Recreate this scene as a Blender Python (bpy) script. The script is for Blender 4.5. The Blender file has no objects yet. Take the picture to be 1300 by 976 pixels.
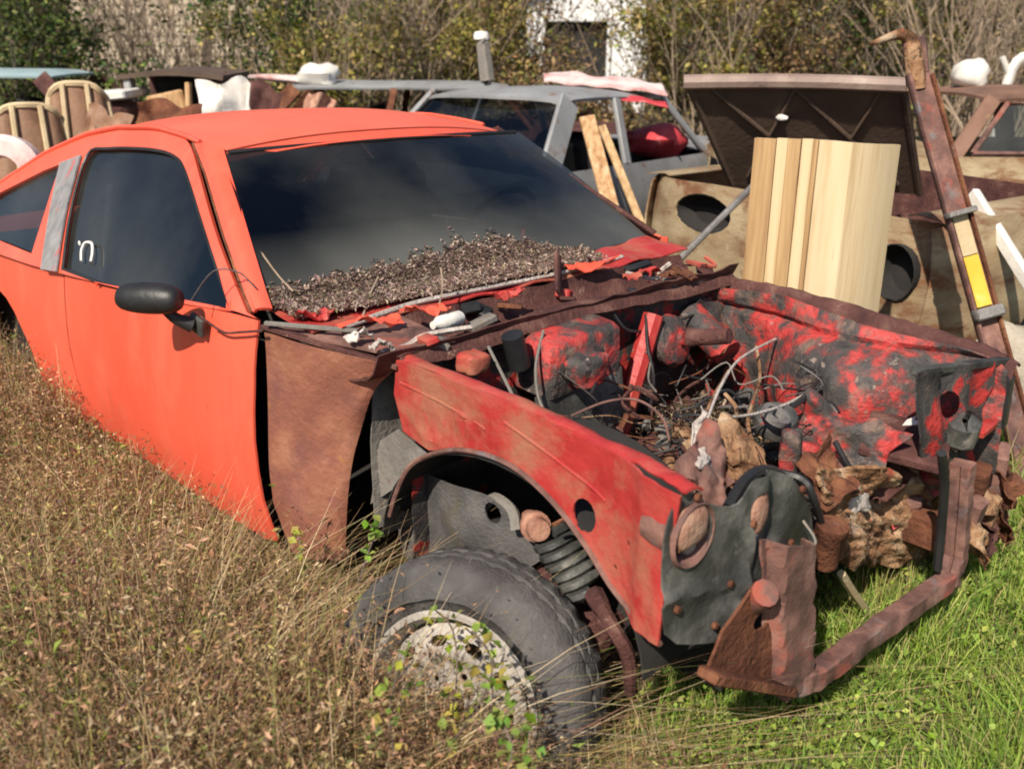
import bpy, bmesh, math, random
import numpy as np
from mathutils import Vector, Matrix, noise as mnoise

random.seed(7)
rng = np.random.default_rng(11)
S = bpy.context.scene
COL = S.collection

# ------------------------------------------------------------------ camera
def make_camera():
    yaw, pitch, roll = math.radians(135.29), math.radians(-19.04), math.radians(.39)
    f = Vector((math.cos(pitch)*math.cos(yaw), math.cos(pitch)*math.sin(yaw), math.sin(pitch)))
    r = f.cross(Vector((0, 0, 1))).normalized()
    u = r.cross(f)
    r2 = math.cos(roll)*r + math.sin(roll)*u
    u2 = -math.sin(roll)*r + math.cos(roll)*u
    cd = bpy.data.cameras.new('camera')
    cam = bpy.data.objects.new('camera', cd)
    COL.objects.link(cam)
    m = Matrix((r2, u2, -f)).transposed().to_4x4()
    m.translation = Vector((1.389, -1.926, 1.511))
    cam.matrix_world = m
    cd.sensor_width = 36
    cd.lens = 36*1220.9/1300
    cd.clip_start = .05
    cd.clip_end = 600
    cd.dof.use_dof = True; cd.dof.focus_distance = 2.55; cd.dof.aperture_fstop = 3.8
    S.camera = cam
make_camera()

# ------------------------------------------------------------------ light
SUN_AZ, SUN_EL = math.radians(-70), math.radians(43)
w = bpy.data.worlds.new('World'); S.world = w; w.use_nodes = True
nt = w.node_tree
sky = nt.nodes.new('ShaderNodeTexSky'); sky.sky_type = 'NISHITA'; sky.sun_disc = False
sky.sun_elevation = SUN_EL; sky.sun_rotation = math.pi/2 - SUN_AZ
bg = nt.nodes['Background']; bg.inputs['Strength'].default_value = .075
nt.links.new(sky.outputs[0], bg.inputs['Color'])
sl = bpy.data.lights.new('sun', 'SUN'); sl.energy = 4.7; sl.angle = math.radians(.6); sl.color = (1, .90, .76)
so = bpy.data.objects.new('sun', sl); COL.objects.link(so)
sd = Vector((math.cos(SUN_EL)*math.cos(SUN_AZ), math.cos(SUN_EL)*math.sin(SUN_AZ), math.sin(SUN_EL)))
so.rotation_euler = sd.to_track_quat('Z', 'Y').to_euler()
so.location = sd*30
S.view_settings.view_transform = 'Standard'; S.view_settings.look = 'None'
S.view_settings.exposure = .50; S.view_settings.gamma = 1

S.cycles.filter_width = 1.9; S.cycles.max_bounces = 6; S.cycles.diffuse_bounces = 3; S.cycles.glossy_bounces = 3; S.cycles.transparent_max_bounces = 6

# ------------------------------------------------------------------ materials
def mat(name, ramp, scale=4, rough=.6, bump=.15, bscale=70, metal=0, detail=6, spots=None, spec=.4, stretch=None, coat=0):
    """noise driven colour ramp + optional list of patches (colour, scale, threshold, softness)"""
    m = bpy.data.materials.new(name); m.use_nodes = True
    t = m.node_tree; N = t.nodes; L = t.links
    b = N['Principled BSDF']
    tc = N.new('ShaderNodeTexCoord'); mp = N.new('ShaderNodeMapping')
    L.new(tc.outputs['Object'], mp.inputs[0])
    if stretch: mp.inputs['Scale'].default_value = stretch
    def nz(sc, dt=detail, rg=.6, dist=0):
        n = N.new('ShaderNodeTexNoise'); n.inputs['Scale'].default_value = sc
        n.inputs['Detail'].default_value = dt; n.inputs['Roughness'].default_value = rg
        n.inputs['Distortion'].default_value = dist
        L.new(mp.outputs[0], n.inputs['Vector']); return n
    n = nz(scale)
    cr = N.new('ShaderNodeValToRGB')
    el = cr.color_ramp.elements
    while len(el) < len(ramp): el.new(.5)
    for e, (p, c) in zip(el, ramp):
        e.position = p; e.color = (*c, 1)
    L.new(n.outputs['Fac'], cr.inputs[0])
    col = cr.outputs[0]
    rsock = None
    for i, (c, sc, th, sf) in enumerate(spots or []):
        q = nz(sc, 8, .68, .3)
        mp2 = N.new('ShaderNodeMapping'); mp2.inputs['Location'].default_value = (3.1*i+1.7, 5.3*i+.4, 2.9*i)
        L.new(mp.outputs[0], mp2.inputs[0]); L.new(mp2.outputs[0], q.inputs['Vector'])
        mr = N.new('ShaderNodeMapRange'); mr.inputs['From Min'].default_value = th; mr.inputs['From Max'].default_value = th+sf
        L.new(q.outputs['Fac'], mr.inputs['Value'])
        mx = N.new('ShaderNodeMix'); mx.data_type = 'RGBA'
        L.new(mr.outputs[0], mx.inputs[0]); L.new(col, mx.inputs[6]); mx.inputs[7].default_value = (*c, 1)
        col = mx.outputs[2]
        if rsock is None: rsock = mr.outputs[0]
    L.new(col, b.inputs['Base Color'])
    b.inputs['Roughness'].default_value = rough
    if rsock is not None:
        rr = N.new('ShaderNodeMapRange'); rr.inputs['To Min'].default_value = rough; rr.inputs['To Max'].default_value = .85
        L.new(rsock, rr.inputs['Value']); L.new(rr.outputs[0], b.inputs['Roughness'])
    b.inputs['Metallic'].default_value = metal
    b.inputs['Specular IOR Level'].default_value = spec
    b.inputs['Coat Weight'].default_value = coat
    if bump:
        q = nz(bscale, 4, .6); bp = N.new('ShaderNodeBump'); bp.inputs['Strength'].default_value = bump
        bp.inputs['Distance'].default_value = .018
        L.new(q.outputs['Fac'], bp.inputs['Height']); L.new(bp.outputs[0], b.inputs['Normal'])
    return m

MT = {}
ORA = (.80, .085, .032)
MT['orange'] = mat('orange_paint', [(.3, (.70, .090, .048)), (.5, (.76, .104, .058)), (.7, (.80, .125, .075))], 1.3, .33, .05, 7, spec=.5, coat=.12,
                   stretch=(1.6, 1.6, .55), spots=[((.16, .05, .03), 34, .665, .04), ((.66, .155, .095), 3.2, .50, .3), ((.50, .085, .05), 11, .56, .25)])
MT['orange_roof'] = mat('faded_orange_roof_paint', [(.3, (.72, .12, .068)), (.7, (.77, .165, .10))], 2.2, .45, .04, 9, spec=.4,
                        spots=[((.30, .09, .04), 30, .70, .06)])
MT['plate'] = mat('brown_primer_rust', [(.25, (.13, .050, .035)), (.5, (.23, .085, .053)), (.62, (.29, .125, .075)), (.8, (.35, .18, .085))], 5, .75, .3, 60,
                  spots=[((.16, .06, .055), 3.2, .52, .15), ((.34, .16, .05), 6, .62, .12)])
MT['redfend'] = mat('weathered_red_paint', [(.3, (.30, .020, .020)), (.5, (.40, .034, .032)), (.65, (.42, .075, .06)), (.8, (.36, .11, .08))], 6, .5, .22, 40,
                    spots=[((.33, .125, .075), 4.5, .46, .16), ((.16, .06, .03), 13, .655, .08), ((.58, .17, .12), 22, .68, .06)])
MT['redblack'] = mat('flaking_red_and_black_paint', [(.36, (.025, .023, .024)), (.46, (.06, .052, .05)), (.50, (.15, .04, .036)), (.54, (.36, .034, .032)), (.60, (.44, .05, .045)), (.65, (.20, .065, .055)), (.70, (.075, .06, .055))], 8.5, .6, .5, 55, detail=9,
                     spots=[((.05, .045, .044), 13, .50, .12), ((.17, .115, .09), 15, .54, .14), ((.30, .23, .19), 30, .62, .08)])
MT['redblack2'] = mat('black_paint_over_red', [(.40, (.025, .023, .025)), (.55, (.06, .053, .05)), (.585, (.30, .025, .022)), (.68, (.46, .04, .035))], 7.5, .6, .5, 60, detail=9,
                      spots=[((.16, .10, .07), 10, .57, .14), ((.015, .012, .012), 7, .6, .08)])
MT['rust'] = mat('brown_rust', [(.25, (.055, .022, .014)), (.5, (.135, .052, .030)), (.65, (.22, .095, .05)), (.82, (.32, .17, .09))], 9, .85, .6, 70, spec=.2,
                 spots=[((.20, .14, .11), 18, .62, .1)])
MT['darkrust'] = mat('dark_purple_rust', [(.3, (.045, .018, .018)), (.55, (.10, .042, .036)), (.75, (.20, .11, .085))], 11, .8, .5, 80, spec=.25,
                     spots=[((.26, .17, .13), 22, .64, .08)])
MT['tanrust'] = mat('tan_crusted_rust', [(.28, (.045, .025, .016)), (.42, (.17, .085, .045)), (.52, (.30, .17, .095)), (.62, (.40, .27, .17)), (.75, (.50, .40, .29))], 13, .9, .7, 60, spec=.15,
                    spots=[((.42, .09, .06), 7, .60, .06), ((.05, .03, .02), 18, .58, .08), ((.20, .18, .16), 11, .60, .08)])
MT['rosegrime'] = mat('rose_grey_rusted_steel', [(.3, (.07, .036, .032)), (.5, (.155, .078, .064)), (.62, (.24, .125, .10)), (.75, (.33, .20, .16))], 12, .75, .22, 90,
                      spots=[((.30, .075, .05), 6, .57, .1), ((.15, .14, .145), 9, .58, .1)])
MT['blackpanel'] = mat('greasy_black_panel', [(.3, (.022, .023, .023)), (.48, (.055, .056, .052)), (.60, (.12, .118, .11)), (.75, (.22, .205, .19))], 9, .5, .2, 60,
                       spots=[((.27, .23, .20), 11, .62, .12), ((.16, .10, .06), 20, .65, .06)])
MT['greypanel'] = mat('grey_dusty_panel', [(.3, (.11, .10, .09)), (.6, (.20, .185, .165)), (.8, (.27, .23, .19))], 6, .8, .4, 50,
                      spots=[((.16, .09, .055), 12, .6, .1)])
MT['black'] = mat('black_rubber_trim', [(.3, (.010, .010, .011)), (.7, (.028, .028, .03))], 8, .45, .1, 60)
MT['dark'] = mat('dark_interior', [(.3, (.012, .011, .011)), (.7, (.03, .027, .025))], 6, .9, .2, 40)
MT['tyre'] = mat('grey_weathered_rubber', [(.3, (.046, .043, .043)), (.55, (.092, .087, .086)), (.75, (.15, .142, .135))], 7, .85, .45, 110, spec=.2,
                 spots=[((.20, .18, .165), 26, .63, .08), ((.10, .085, .05), 5, .6, .15)])
MT['rim'] = mat('chalky_white_wheel', [(.3, (.28, .25, .22)), (.6, (.42, .39, .35)), (.8, (.54, .51, .47))], 9, .6, .3, 80,
                spots=[((.20, .12, .07), 15, .55, .1), ((.10, .07, .05), 34, .66, .04)])
MT['pinkrust'] = mat('pinkish_scaled_rust', [(.3, (.22, .09, .06)), (.5, (.38, .20, .14)), (.7, (.50, .33, .24))], 14, .8, .4, 70, spots=[((.10, .06, .04), 20, .62, .08)])
MT['steel'] = mat('dull_grey_steel', [(.3, (.13, .12, .12)), (.7, (.30, .285, .27))], 12, .5, .3, 90, metal=.3,
                  spots=[((.20, .09, .05), 14, .58, .1)])
MT['pale'] = mat('pale_oxidised_alloy', [(.3, (.28, .24, .21)), (.55, (.50, .44, .40)), (.8, (.68, .62, .57))], 9, .7, .5, 60,
                 spots=[((.18, .11, .07), 12, .60, .1)])
MT['white'] = mat('grimy_white_plastic', [(.3, (.55, .52, .47)), (.7, (.78, .76, .72))], 8, .5, .2, 60, spots=[((.25, .18, .12), 14, .66, .06)])
MT['trim'] = mat('peeling_grey_trim', [(.3, (.15, .145, .15)), (.55, (.24, .235, .24)), (.8, (.33, .32, .32))], 9, .5, .3, 50, stretch=(3, 3, .7),
                 spots=[((.42, .10, .10), 7, .60, .06), ((.12, .16, .20), 6, .62, .1)])
MT['wood'] = mat('pale_varnished_wood', [(.28, (.30, .18, .08)), (.42, (.48, .33, .17)), (.5, (.60, .45, .26)), (.72, (.66, .52, .33))], 5, .5, .12, 40, stretch=(6, 6, .18), detail=4)
MT['woodd'] = mat('brown_grained_wood', [(.3, (.26, .15, .07)), (.5, (.42, .27, .13)), (.75, (.58, .42, .23))], 6, .6, .2, 40, stretch=(6, 6, .25), detail=5)
MT['woodpale'] = mat('cream_varnished_wood', [(.25, (.46, .32, .17)), (.45, (.60, .46, .28)), (.75, (.66, .54, .36))], 7, .55, .12, 40, stretch=(4, 4, .22), detail=6, spots=[((.40, .25, .11), 3.5, .60, .12), ((.30, .18, .08), 22, .68, .05)])
MT['board'] = mat('weathered_board', [(.3, (.25, .12, .05)), (.5, (.45, .27, .13)), (.75, (.62, .47, .30))], 7, .75, .3, 50, stretch=(5, 5, .4))
MT['silver'] = mat('faded_silver_paint', [(.3, (.19, .19, .195)), (.6, (.27, .275, .28)), (.8, (.34, .34, .34))], 3, .5, .1, 40, spots=[((.17, .10, .07), 7, .58, .08)])
MT['tan'] = mat('tan_rusty_paint', [(.3, (.17, .11, .06)), (.5, (.30, .22, .13)), (.7, (.42, .34, .215))], 3, .7, .25, 50, stretch=(1, 1, 2.2),
                spots=[((.17, .075, .035), 4, .50, .12), ((.42, .35, .24), 8, .62, .08)])
MT['brown'] = mat('red_brown_rusty_paint', [(.3, (.11, .058, .040)), (.55, (.20, .108, .074)), (.8, (.29, .175, .125))], 4, .7, .25, 50,
                  spots=[((.28, .17, .10), 6, .60, .1)])
MT['hood'] = mat('dark_maroon_primer', [(.3, (.06, .040, .029)), (.6, (.11, .073, .052)), (.8, (.18, .12, .08))], 3, .75, .2, 40, spots=[((.10, .055, .035), 6, .62, .1)])
MT['hoodtop'] = mat('faded_mauve_hood_paint', [(.3, (.20, .14, .12)), (.6, (.30, .22, .185)), (.8, (.40, .32, .27))], 6, .6, .2, 40, spots=[((.10, .06, .05), 12, .63, .06)])
MT['teal'] = mat('pale_blue_paint', [(.3, (.24, .34, .37)), (.7, (.38, .48, .50))], 3, .45, .1, 40)
MT['redcloth'] = mat('faded_red_panel', [(.3, (.42, .03, .045)), (.6, (.56, .06, .07)), (.8, (.62, .30, .28))], 5, .6, .2, 50)
MT['pinkwhite'] = mat('bleached_pink_panel', [(.3, (.45, .16, .15)), (.5, (.66, .48, .46)), (.8, (.74, .68, .66))], 5, .6, .2, 50)
MT['vinyl'] = mat('brown_cracked_vinyl', [(.3, (.16, .085, .05)), (.6, (.27, .155, .095)), (.8, (.36, .24, .15))], 5, .6, .2, 50)
MT['cream'] = mat('cream_piping', [(.3, (.42, .32, .19)), (.7, (.60, .48, .30))], 5, .6, .2, 50)
MT['yellow'] = mat('yellow_sticker', [(.3, (.62, .36, .03)), (.6, (.70, .44, .06)), (.8, (.72, .60, .32))], 9, .6, .1, 50)
MT['stone'] = mat('pale_boulder', [(.3, (.26, .22, .17)), (.7, (.46, .41, .34))], 6, .9, .6, 30)
MT['siding'] = mat('cream_house_paint', [(.3, (.44, .36, .27)), (.7, (.56, .48, .38))], 2, .8, .15, 20)
MT['whitewall'] = mat('white_wall_paint', [(.3, (.62, .62, .62)), (.7, (.78, .78, .78))], 2, .8, .15, 20)
MT['roofing'] = mat('grey_roof_shingle', [(.3, (.06, .055, .055)), (.7, (.12, .11, .11))], 12, .9, .4, 30)
MT['bark'] = mat('grey_brown_bark', [(.3, (.07, .05, .04)), (.7, (.19, .15, .12))], 9, .9, .6, 40)
MT['barkpale'] = mat('pale_grey_bark', [(.3, (.20, .145, .10)), (.7, (.40, .31, .23))], 9, .9, .5, 40)
MT['soil'] = mat('soil_and_thatch', [(.3, (.030, .022, .014)), (.5, (.075, .055, .032)), (.7, (.12, .095, .05))], 7, .95, .8, 30,
                 spots=[((.045, .075, .018), 1.1, .50, .12)])

def glass_mat(name, tint, rough=.06, trans=.35, dust=.1, base=None):
    m = bpy.data.materials.new(name); m.use_nodes = True
    t = m.node_tree; N = t.nodes; L = t.links; N.remove(N['Principled BSDF'])
    out = N['Material Output']
    tr = N.new('ShaderNodeBsdfTransparent'); tr.inputs[0].default_value = (*[trans*c for c in tint], 1)
    gl = N.new('ShaderNodeBsdfGlossy'); gl.inputs['Roughness'].default_value = rough; gl.inputs[0].default_value = (.9, .95, 1, 1)
    df = N.new('ShaderNodeBsdfDiffuse'); df.inputs[0].default_value = (.20, .205, .19, 1)
    fr = N.new('ShaderNodeFresnel'); fr.inputs[0].default_value = 1.5
    mx = N.new('ShaderNodeMixShader'); L.new(fr.outputs[0], mx.inputs[0]); L.new(tr.outputs[0], mx.inputs[1]); L.new(gl.outputs[0], mx.inputs[2])
    tc = N.new('ShaderNodeTexCoord'); n = N.new('ShaderNodeTexNoise'); n.inputs['Scale'].default_value = 1.3; n.inputs['Detail'].default_value = 8
    L.new(tc.outputs['Object'], n.inputs['Vector'])
    mr = N.new('ShaderNodeMapRange'); mr.inputs['From Min'].default_value = .42; mr.inputs['From Max'].default_value = .75; mr.inputs['To Max'].default_value = dust
    L.new(n.outputs['Fac'], mr.inputs['Value'])
    fac = mr.outputs[0]
    if base:                                                   # grime washed down to the lower edge of the pane
        sx = N.new('ShaderNodeSeparateXYZ'); L.new(tc.outputs['Object'], sx.inputs[0])
        m3 = N.new('ShaderNodeMapRange'); m3.inputs['From Min'].default_value = base[1]; m3.inputs['From Max'].default_value = base[0]; m3.inputs['To Max'].default_value = .75
        L.new(sx.outputs['Z'], m3.inputs['Value'])
        m4 = N.new('ShaderNodeMath'); m4.operation = 'MULTIPLY'; L.new(m3.outputs[0], m4.inputs[0]); L.new(n.outputs['Fac'], m4.inputs[1])
        m5 = N.new('ShaderNodeMath'); m5.operation = 'ADD'; m5.use_clamp = True; L.new(m4.outputs[0], m5.inputs[0]); L.new(fac, m5.inputs[1]); fac = m5.outputs[0]
    m2 = N.new('ShaderNodeMixShader'); L.new(fac, m2.inputs[0]); L.new(mx.outputs[0], m2.inputs[1]); L.new(df.outputs[0], m2.inputs[2])
    L.new(m2.outputs[0], out.inputs['Surface'])
    return m
MT['glass'] = glass_mat('dusty_tinted_glass', (.8, .92, 1), .06, .20, .24)
MT['glassw'] = glass_mat('grimy_windshield_glass', (.8, .92, 1), .06, .22, .26, (.93, 1.06))
MT['glassc'] = glass_mat('grimy_clear_glass', (.9, 1, 1), .05, .7, .35)

def leaf_mat(name, gain=1.0, trans=.3, rough=.6):
    m = bpy.data.materials.new(name); m.use_nodes = True
    t = m.node_tree; N = t.nodes; L = t.links
    b = N['Principled BSDF']; out = N['Material Output']
    at = N.new('ShaderNodeAttribute'); at.attribute_name = 'Col'
    L.new(at.outputs['Color'], b.inputs['Base Color']); b.inputs['Roughness'].default_value = rough
    b.inputs['Specular IOR Level'].default_value = .25
    tl = N.new('ShaderNodeBsdfTranslucent'); L.new(at.outputs['Color'], tl.inputs[0])
    mx = N.new('ShaderNodeMixShader'); mx.inputs[0].default_value = trans
    L.new(b.outputs[0], mx.inputs[1]); L.new(tl.outputs[0], mx.inputs[2]); L.new(mx.outputs[0], out.inputs['Surface'])
    return m
MT['leaf'] = leaf_mat('leaf_surface')
MT['dryleaf'] = leaf_mat('dry_leaf_surface', trans=.2, rough=.8)

# ------------------------------------------------------------------ scene object helpers
def link(name, me, m, parent=None, sharp=35):
    o = bpy.data.objects.new(name, me); COL.objects.link(o)
    if m is not None: me.materials.append(MT[m])
    if parent is not None:
        o.parent = parent
        if parent.type == 'EMPTY' and parent.name not in LOCAL:
            o.matrix_parent_inverse = Matrix.Translation(parent.location).inverted()
    return o
def tag(o, label=None, cat=None, group=None, kind=None):
    if label: o['label'] = label
    if cat: o['category'] = cat
    if group: o['group'] = group
    if kind: o['kind'] = kind
    return o
LOCAL = set()
def thing(name, label, cat, loc=(0, 0, 0), rz=0, group=None, local=False):
    o = bpy.data.objects.new(name, None); COL.objects.link(o)
    if local: LOCAL.add(o.name)
    o.location = loc; o.rotation_euler.z = rz; o.empty_display_size = .2
    return tag(o, label, cat, group)

def rotm(rx=0, ry=0, rz=0):
    return (Matrix.Rotation(rz, 4, 'Z') @ Matrix.Rotation(ry, 4, 'Y') @ Matrix.Rotation(rx, 4, 'X'))
class MB:
    def __init__(s): s.v = []; s.f = []
    def add(s, v, f, mt=None):
        k = len(s.v)
        s.v += [tuple(mt @ Vector(p)) for p in v] if mt is not None else [tuple(p) for p in v]
        s.f += [tuple(i+k for i in q) for q in f]; return s
    def box(s, c, d, r=(0, 0, 0), bev=.15, taper=1):
        """chamfered box: d full size, bev fraction of the smallest side"""
        b = min(d)*bev; hx, hy, hz = [q/2 for q in d]
        vs = []
        for z, kx in ((-hz, b), (-hz+b, 0), (hz-b, 0), (hz, b)):
            tp = taper if z > 0 else 1
            x = (hx-kx)*tp; y = (hy-kx)*tp
            c2 = b if kx == 0 else b
            vs += [(x-c2, -y, z), (x, -y+c2, z), (x, y-c2, z), (x-c2, y, z), (-x+c2, y, z), (-x, y-c2, z), (-x, -y+c2, z), (-x+c2, -y, z)]
        fs = [tuple(range(7, -1, -1)), tuple(range(24, 32))]
        for k in range(3):
            for i in range(8):
                j = (i+1) % 8; fs.append((k*8+i, k*8+j, k*8+8+j, k*8+8+i))
        return s.add(vs, fs, Matrix.Translation(c) @ rotm(*r))
    def tube(s, pts, r, n=8, cap=True):
        pts = [Vector(p) for p in pts]; m = len(pts)
        rs = [float(q) for q in r] if isinstance(r, (list, tuple)) else [float(r)]*m
        vs = []; fs = []; up = None
        for i, p in enumerate(pts):
            d = (pts[min(i+1, m-1)]-pts[max(i-1, 0)]).normalized()
            if up is None:
                up = Vector((0, 0, 1)) if abs(d.z) < .9 else Vector((1, 0, 0))
            a = d.cross(up)
            if a.length < 1e-4: a = d.cross(Vector((1, 0, 0)))
            a.normalize(); b = a.cross(d); up = b
            for k in range(n):
                t = 2*math.pi*k/n; vs.append(p+rs[i]*(math.cos(t)*a+math.sin(t)*b))
        for i in range(m-1):
            for k in range(n):
                j = (k+1) % n; fs.append((i*n+k, i*n+j, (i+1)*n+j, (i+1)*n+k))
        if cap: fs += [tuple(range(n-1, -1, -1)), tuple(range((m-1)*n, m*n))]
        return s.add(vs, fs)
    def bar(s, a, b, wd, th, up=(0, 0, 1), bev=.15):
        """box beam between two points"""
        a = Vector(a); b = Vector(b); d = b-a; L = d.length; x = d.normalized(); u = Vector(up)
        y = u.cross(x).normalized(); z = x.cross(y)
        m = Matrix((x, y, z)).transposed().to_4x4(); m.translation = (a+b)/2
        t = MB().box((0, 0, 0), (L, wd, th), bev=bev)
        return s.add(t.v, t.f, m)
    def lathe(s, prof, n=32, mt=None, close=False, cap=True):
        """profile (radius, axial) round local z"""
        vs = []; fs = []; m = len(prof)
        for r, h in prof:
            for k in range(n):
                t = 2*math.pi*k/n; vs.append((r*math.cos(t), r*math.sin(t), h))
        for i in range(m-1 if not close else m):
            i2 = (i+1) % m
            for k in range(n):
                j = (k+1) % n; fs.append((i*n+k, i*n+j, i2*n+j, i2*n+k))
        if not close and cap:
            if prof[0][0] > 1e-5: fs.append(tuple(range(n-1, -1, -1)))
            if prof[-1][0] > 1e-5: fs.append(tuple(range((m-1)*n, m*n)))
        return s.add(vs, fs, mt)
    def lump(s, c, d, r=(0, 0, 0), amp=.18, freq=3, seg=14, sq=1.0, seed=0):
        """noisy rounded block; sq<1 pushes it towards a box"""
        vs = []; fs = []; nr = seg//2+1
        for i in range(nr+1):
            ph = math.pi*i/nr - math.pi/2
            for k in range(seg):
                t = 2*math.pi*k/seg
                p = Vector((math.cos(ph)*math.cos(t), math.cos(ph)*math.sin(t), math.sin(ph)))
                p = Vector([math.copysign(abs(q)**sq, q) for q in p])
                q = 1+amp*mnoise.fractal(p*freq*.55+Vector((seed*7.3, seed*1.7, seed*3.1)), .9, 2.1, 4)*.62
                vs.append((p.x*q*d[0]/2, p.y*q*d[1]/2, p.z*q*d[2]/2))
        for i in range(nr):
            for k in range(seg):
                j = (k+1) % seg; fs.append((i*seg+k, i*seg+j, (i+1)*seg+j, (i+1)*seg+k))
        return s.add(vs, fs, Matrix.Translation(c) @ rotm(*r))
    def grid(s, fn, nu, nv):
        vs = [fn(i/nu, j/nv) for i in range(nu+1) for j in range(nv+1)]
        fs = [(i*(nv+1)+j, (i+1)*(nv+1)+j, (i+1)*(nv+1)+j+1, i*(nv+1)+j+1) for i in range(nu) for j in range(nv)]
        return s.add(vs, fs)
    def build(s, name, m, parent=None, sharp=40, solid=0, weld=True, sub=0):
        bm = bmesh.new()
        V = [bm.verts.new(p) for p in s.v]
        for q in s.f:
            try: bm.faces.new([V[i] for i in q])
            except ValueError: pass
        if weld: bmesh.ops.remove_doubles(bm, verts=bm.verts, dist=1e-5)
        bmesh.ops.recalc_face_normals(bm, faces=bm.faces)
        if solid: thicken(bm, solid)
        return finish(bm, name, m, parent, sharp)

def thicken(bm, t):
    """give an open surface thickness t along its vertex normals (t<0 grows outward)"""
    bm.normal_update()
    fs = bm.faces[:]; be = [e for e in bm.edges if e.is_boundary]
    nv = {v: bm.verts.new(v.co-v.normal*t) for v in bm.verts[:]}
    for f in fs: bm.faces.new([nv[v] for v in reversed(f.verts)])
    for e in be:
        a, b = e.verts
        l = e.link_loops[0]
        if l.vert is not a: a, b = b, a
        bm.faces.new((b, a, nv[a], nv[b]))
    bmesh.ops.recalc_face_normals(bm, faces=bm.faces)
def finish(bm, name, m, parent=None, sharp=40):
    me = bpy.data.meshes.new(name); bm.to_mesh(me); bm.free()
    me.shade_smooth(); me.set_sharp_from_angle(angle=math.radians(sharp))
    return link(name, me, m, parent)

def smooth(pts, n=6, closed=False):
    P = [Vector(p) for p in pts]; out = []; m = len(P)
    for i in range(m if closed else m-1):
        a, b, c, d = (P[(i-1) % m], P[i], P[(i+1) % m], P[(i+2) % m]) if closed else (P[max(i-1, 0)], P[i], P[i+1], P[min(i+2, m-1)])
        for k in range(n):
            t = k/n
            out.append(.5*((2*b)+(c-a)*t+(2*a-5*b+4*c-d)*t*t+(3*b-a-3*c+d)*t**3))
    if not closed: out.append(P[-1])
    return [tuple(p) for p in out]
def ell(cx, cy, rx, ry, n=20, rot=0):
    return [(cx+rx*math.cos(t)*math.cos(rot)-ry*math.sin(t)*math.sin(rot), cy+rx*math.cos(t)*math.sin(rot)+ry*math.sin(t)*math.cos(rot)) for t in [2*math.pi*k/n for k in range(n)]]

def sheet(name, m, parent, outline, fn, holes=(), step=.06, thick=.004, sharp=40):
    """flat outline with holes, cut on a grid, mapped through fn(u,v)->xyz and given thickness"""
    bm = bmesh.new(); es = []
    for lp in [outline, *holes]:
        vs = [bm.verts.new((p[0], p[1], 0)) for p in lp]
        es += [bm.edges.new((vs[i], vs[(i+1) % len(vs)])) for i in range(len(vs))]
    bmesh.ops.triangle_fill(bm, use_beauty=True, use_dissolve=False, edges=es, normal=(0, 0, 1))
    us = [p[0] for p in outline]; vv = [p[1] for p in outline]
    for ax, lo, hi in ((0, min(us), max(us)), (1, min(vv), max(vv))):
        k = int((hi-lo)/step)
        for i in range(1, k+1):
            c = lo+(hi-lo)*i/(k+1)
            co = (c, 0, 0) if ax == 0 else (0, c, 0); no = (1, 0, 0) if ax == 0 else (0, 1, 0)
            bmesh.ops.bisect_plane(bm, geom=bm.verts[:]+bm.edges[:]+bm.faces[:], plane_co=co, plane_no=no, dist=1e-5)
    bmesh.ops.remove_doubles(bm, verts=bm.verts, dist=1e-5)
    bmesh.ops.triangulate(bm, faces=[f for f in bm.faces if len(f.verts) > 4])
    for v in bm.verts: v.co = Vector(fn(v.co.x, v.co.y))
    bmesh.ops.recalc_face_normals(bm, faces=bm.faces)
    if thick: thicken(bm, thick)
    return finish(bm, name, m, parent, sharp)

def wob(x, y, z, f, a):
    return a*mnoise.noise(Vector((x*f+3.3, y*f+9.1, z*f+1.7)))
def fast(name, V, F, C, m, parent=None):
    """numpy mesh: V (n,3), F (k,3|4), C (n,3)"""
    me = bpy.data.meshes.new(name)
    k = F.shape[1]
    me.vertices.add(len(V)); me.vertices.foreach_set('co', V.astype(np.float32).ravel())
    me.loops.add(F.size); me.loops.foreach_set('vertex_index', F.astype(np.int32).ravel())
    me.polygons.add(len(F)); me.polygons.foreach_set('loop_start', np.arange(0, F.size, k, dtype=np.int32))
    me.update(calc_edges=True)
    if C is not None:
        a = me.color_attributes.new('Col', 'FLOAT_COLOR', 'POINT')
        a.data.foreach_set('color', np.concatenate([C, np.ones((len(C), 1))], 1).astype(np.float32).ravel())
    me.shade_smooth()
    return link(name, me, m, parent)
def leaf_arrays(P, size, C, up=.35, asp=.5):
    """diamond leaves with a fold, random facing"""
    n = len(P)
    d = rng.normal(size=(n, 3)); d[:, 2] *= .7; d /= np.linalg.norm(d, axis=1)[:, None]
    q = rng.normal(size=(n, 3)); q[:, 2] += up*2
    s = np.cross(d, q); s /= np.linalg.norm(s, axis=1)[:, None]+1e-9
    nn = np.cross(s, d)
    L = size[:, None]
    b = P-d*L*.5; t = P+d*L*.5+nn*L*-.12
    l = P+s*L*asp*.5+nn*L*.1; r = P-s*L*asp*.5+nn*L*.1
    V = np.stack([b, l, t, r], 1).reshape(-1, 3)
    i = np.arange(n)[:, None]*4
    F = np.concatenate([i+np.array([[0, 1, 2]]), i+np.array([[0, 2, 3]])], 0)
    return V, F, np.repeat(C, 4, 0)
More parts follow.
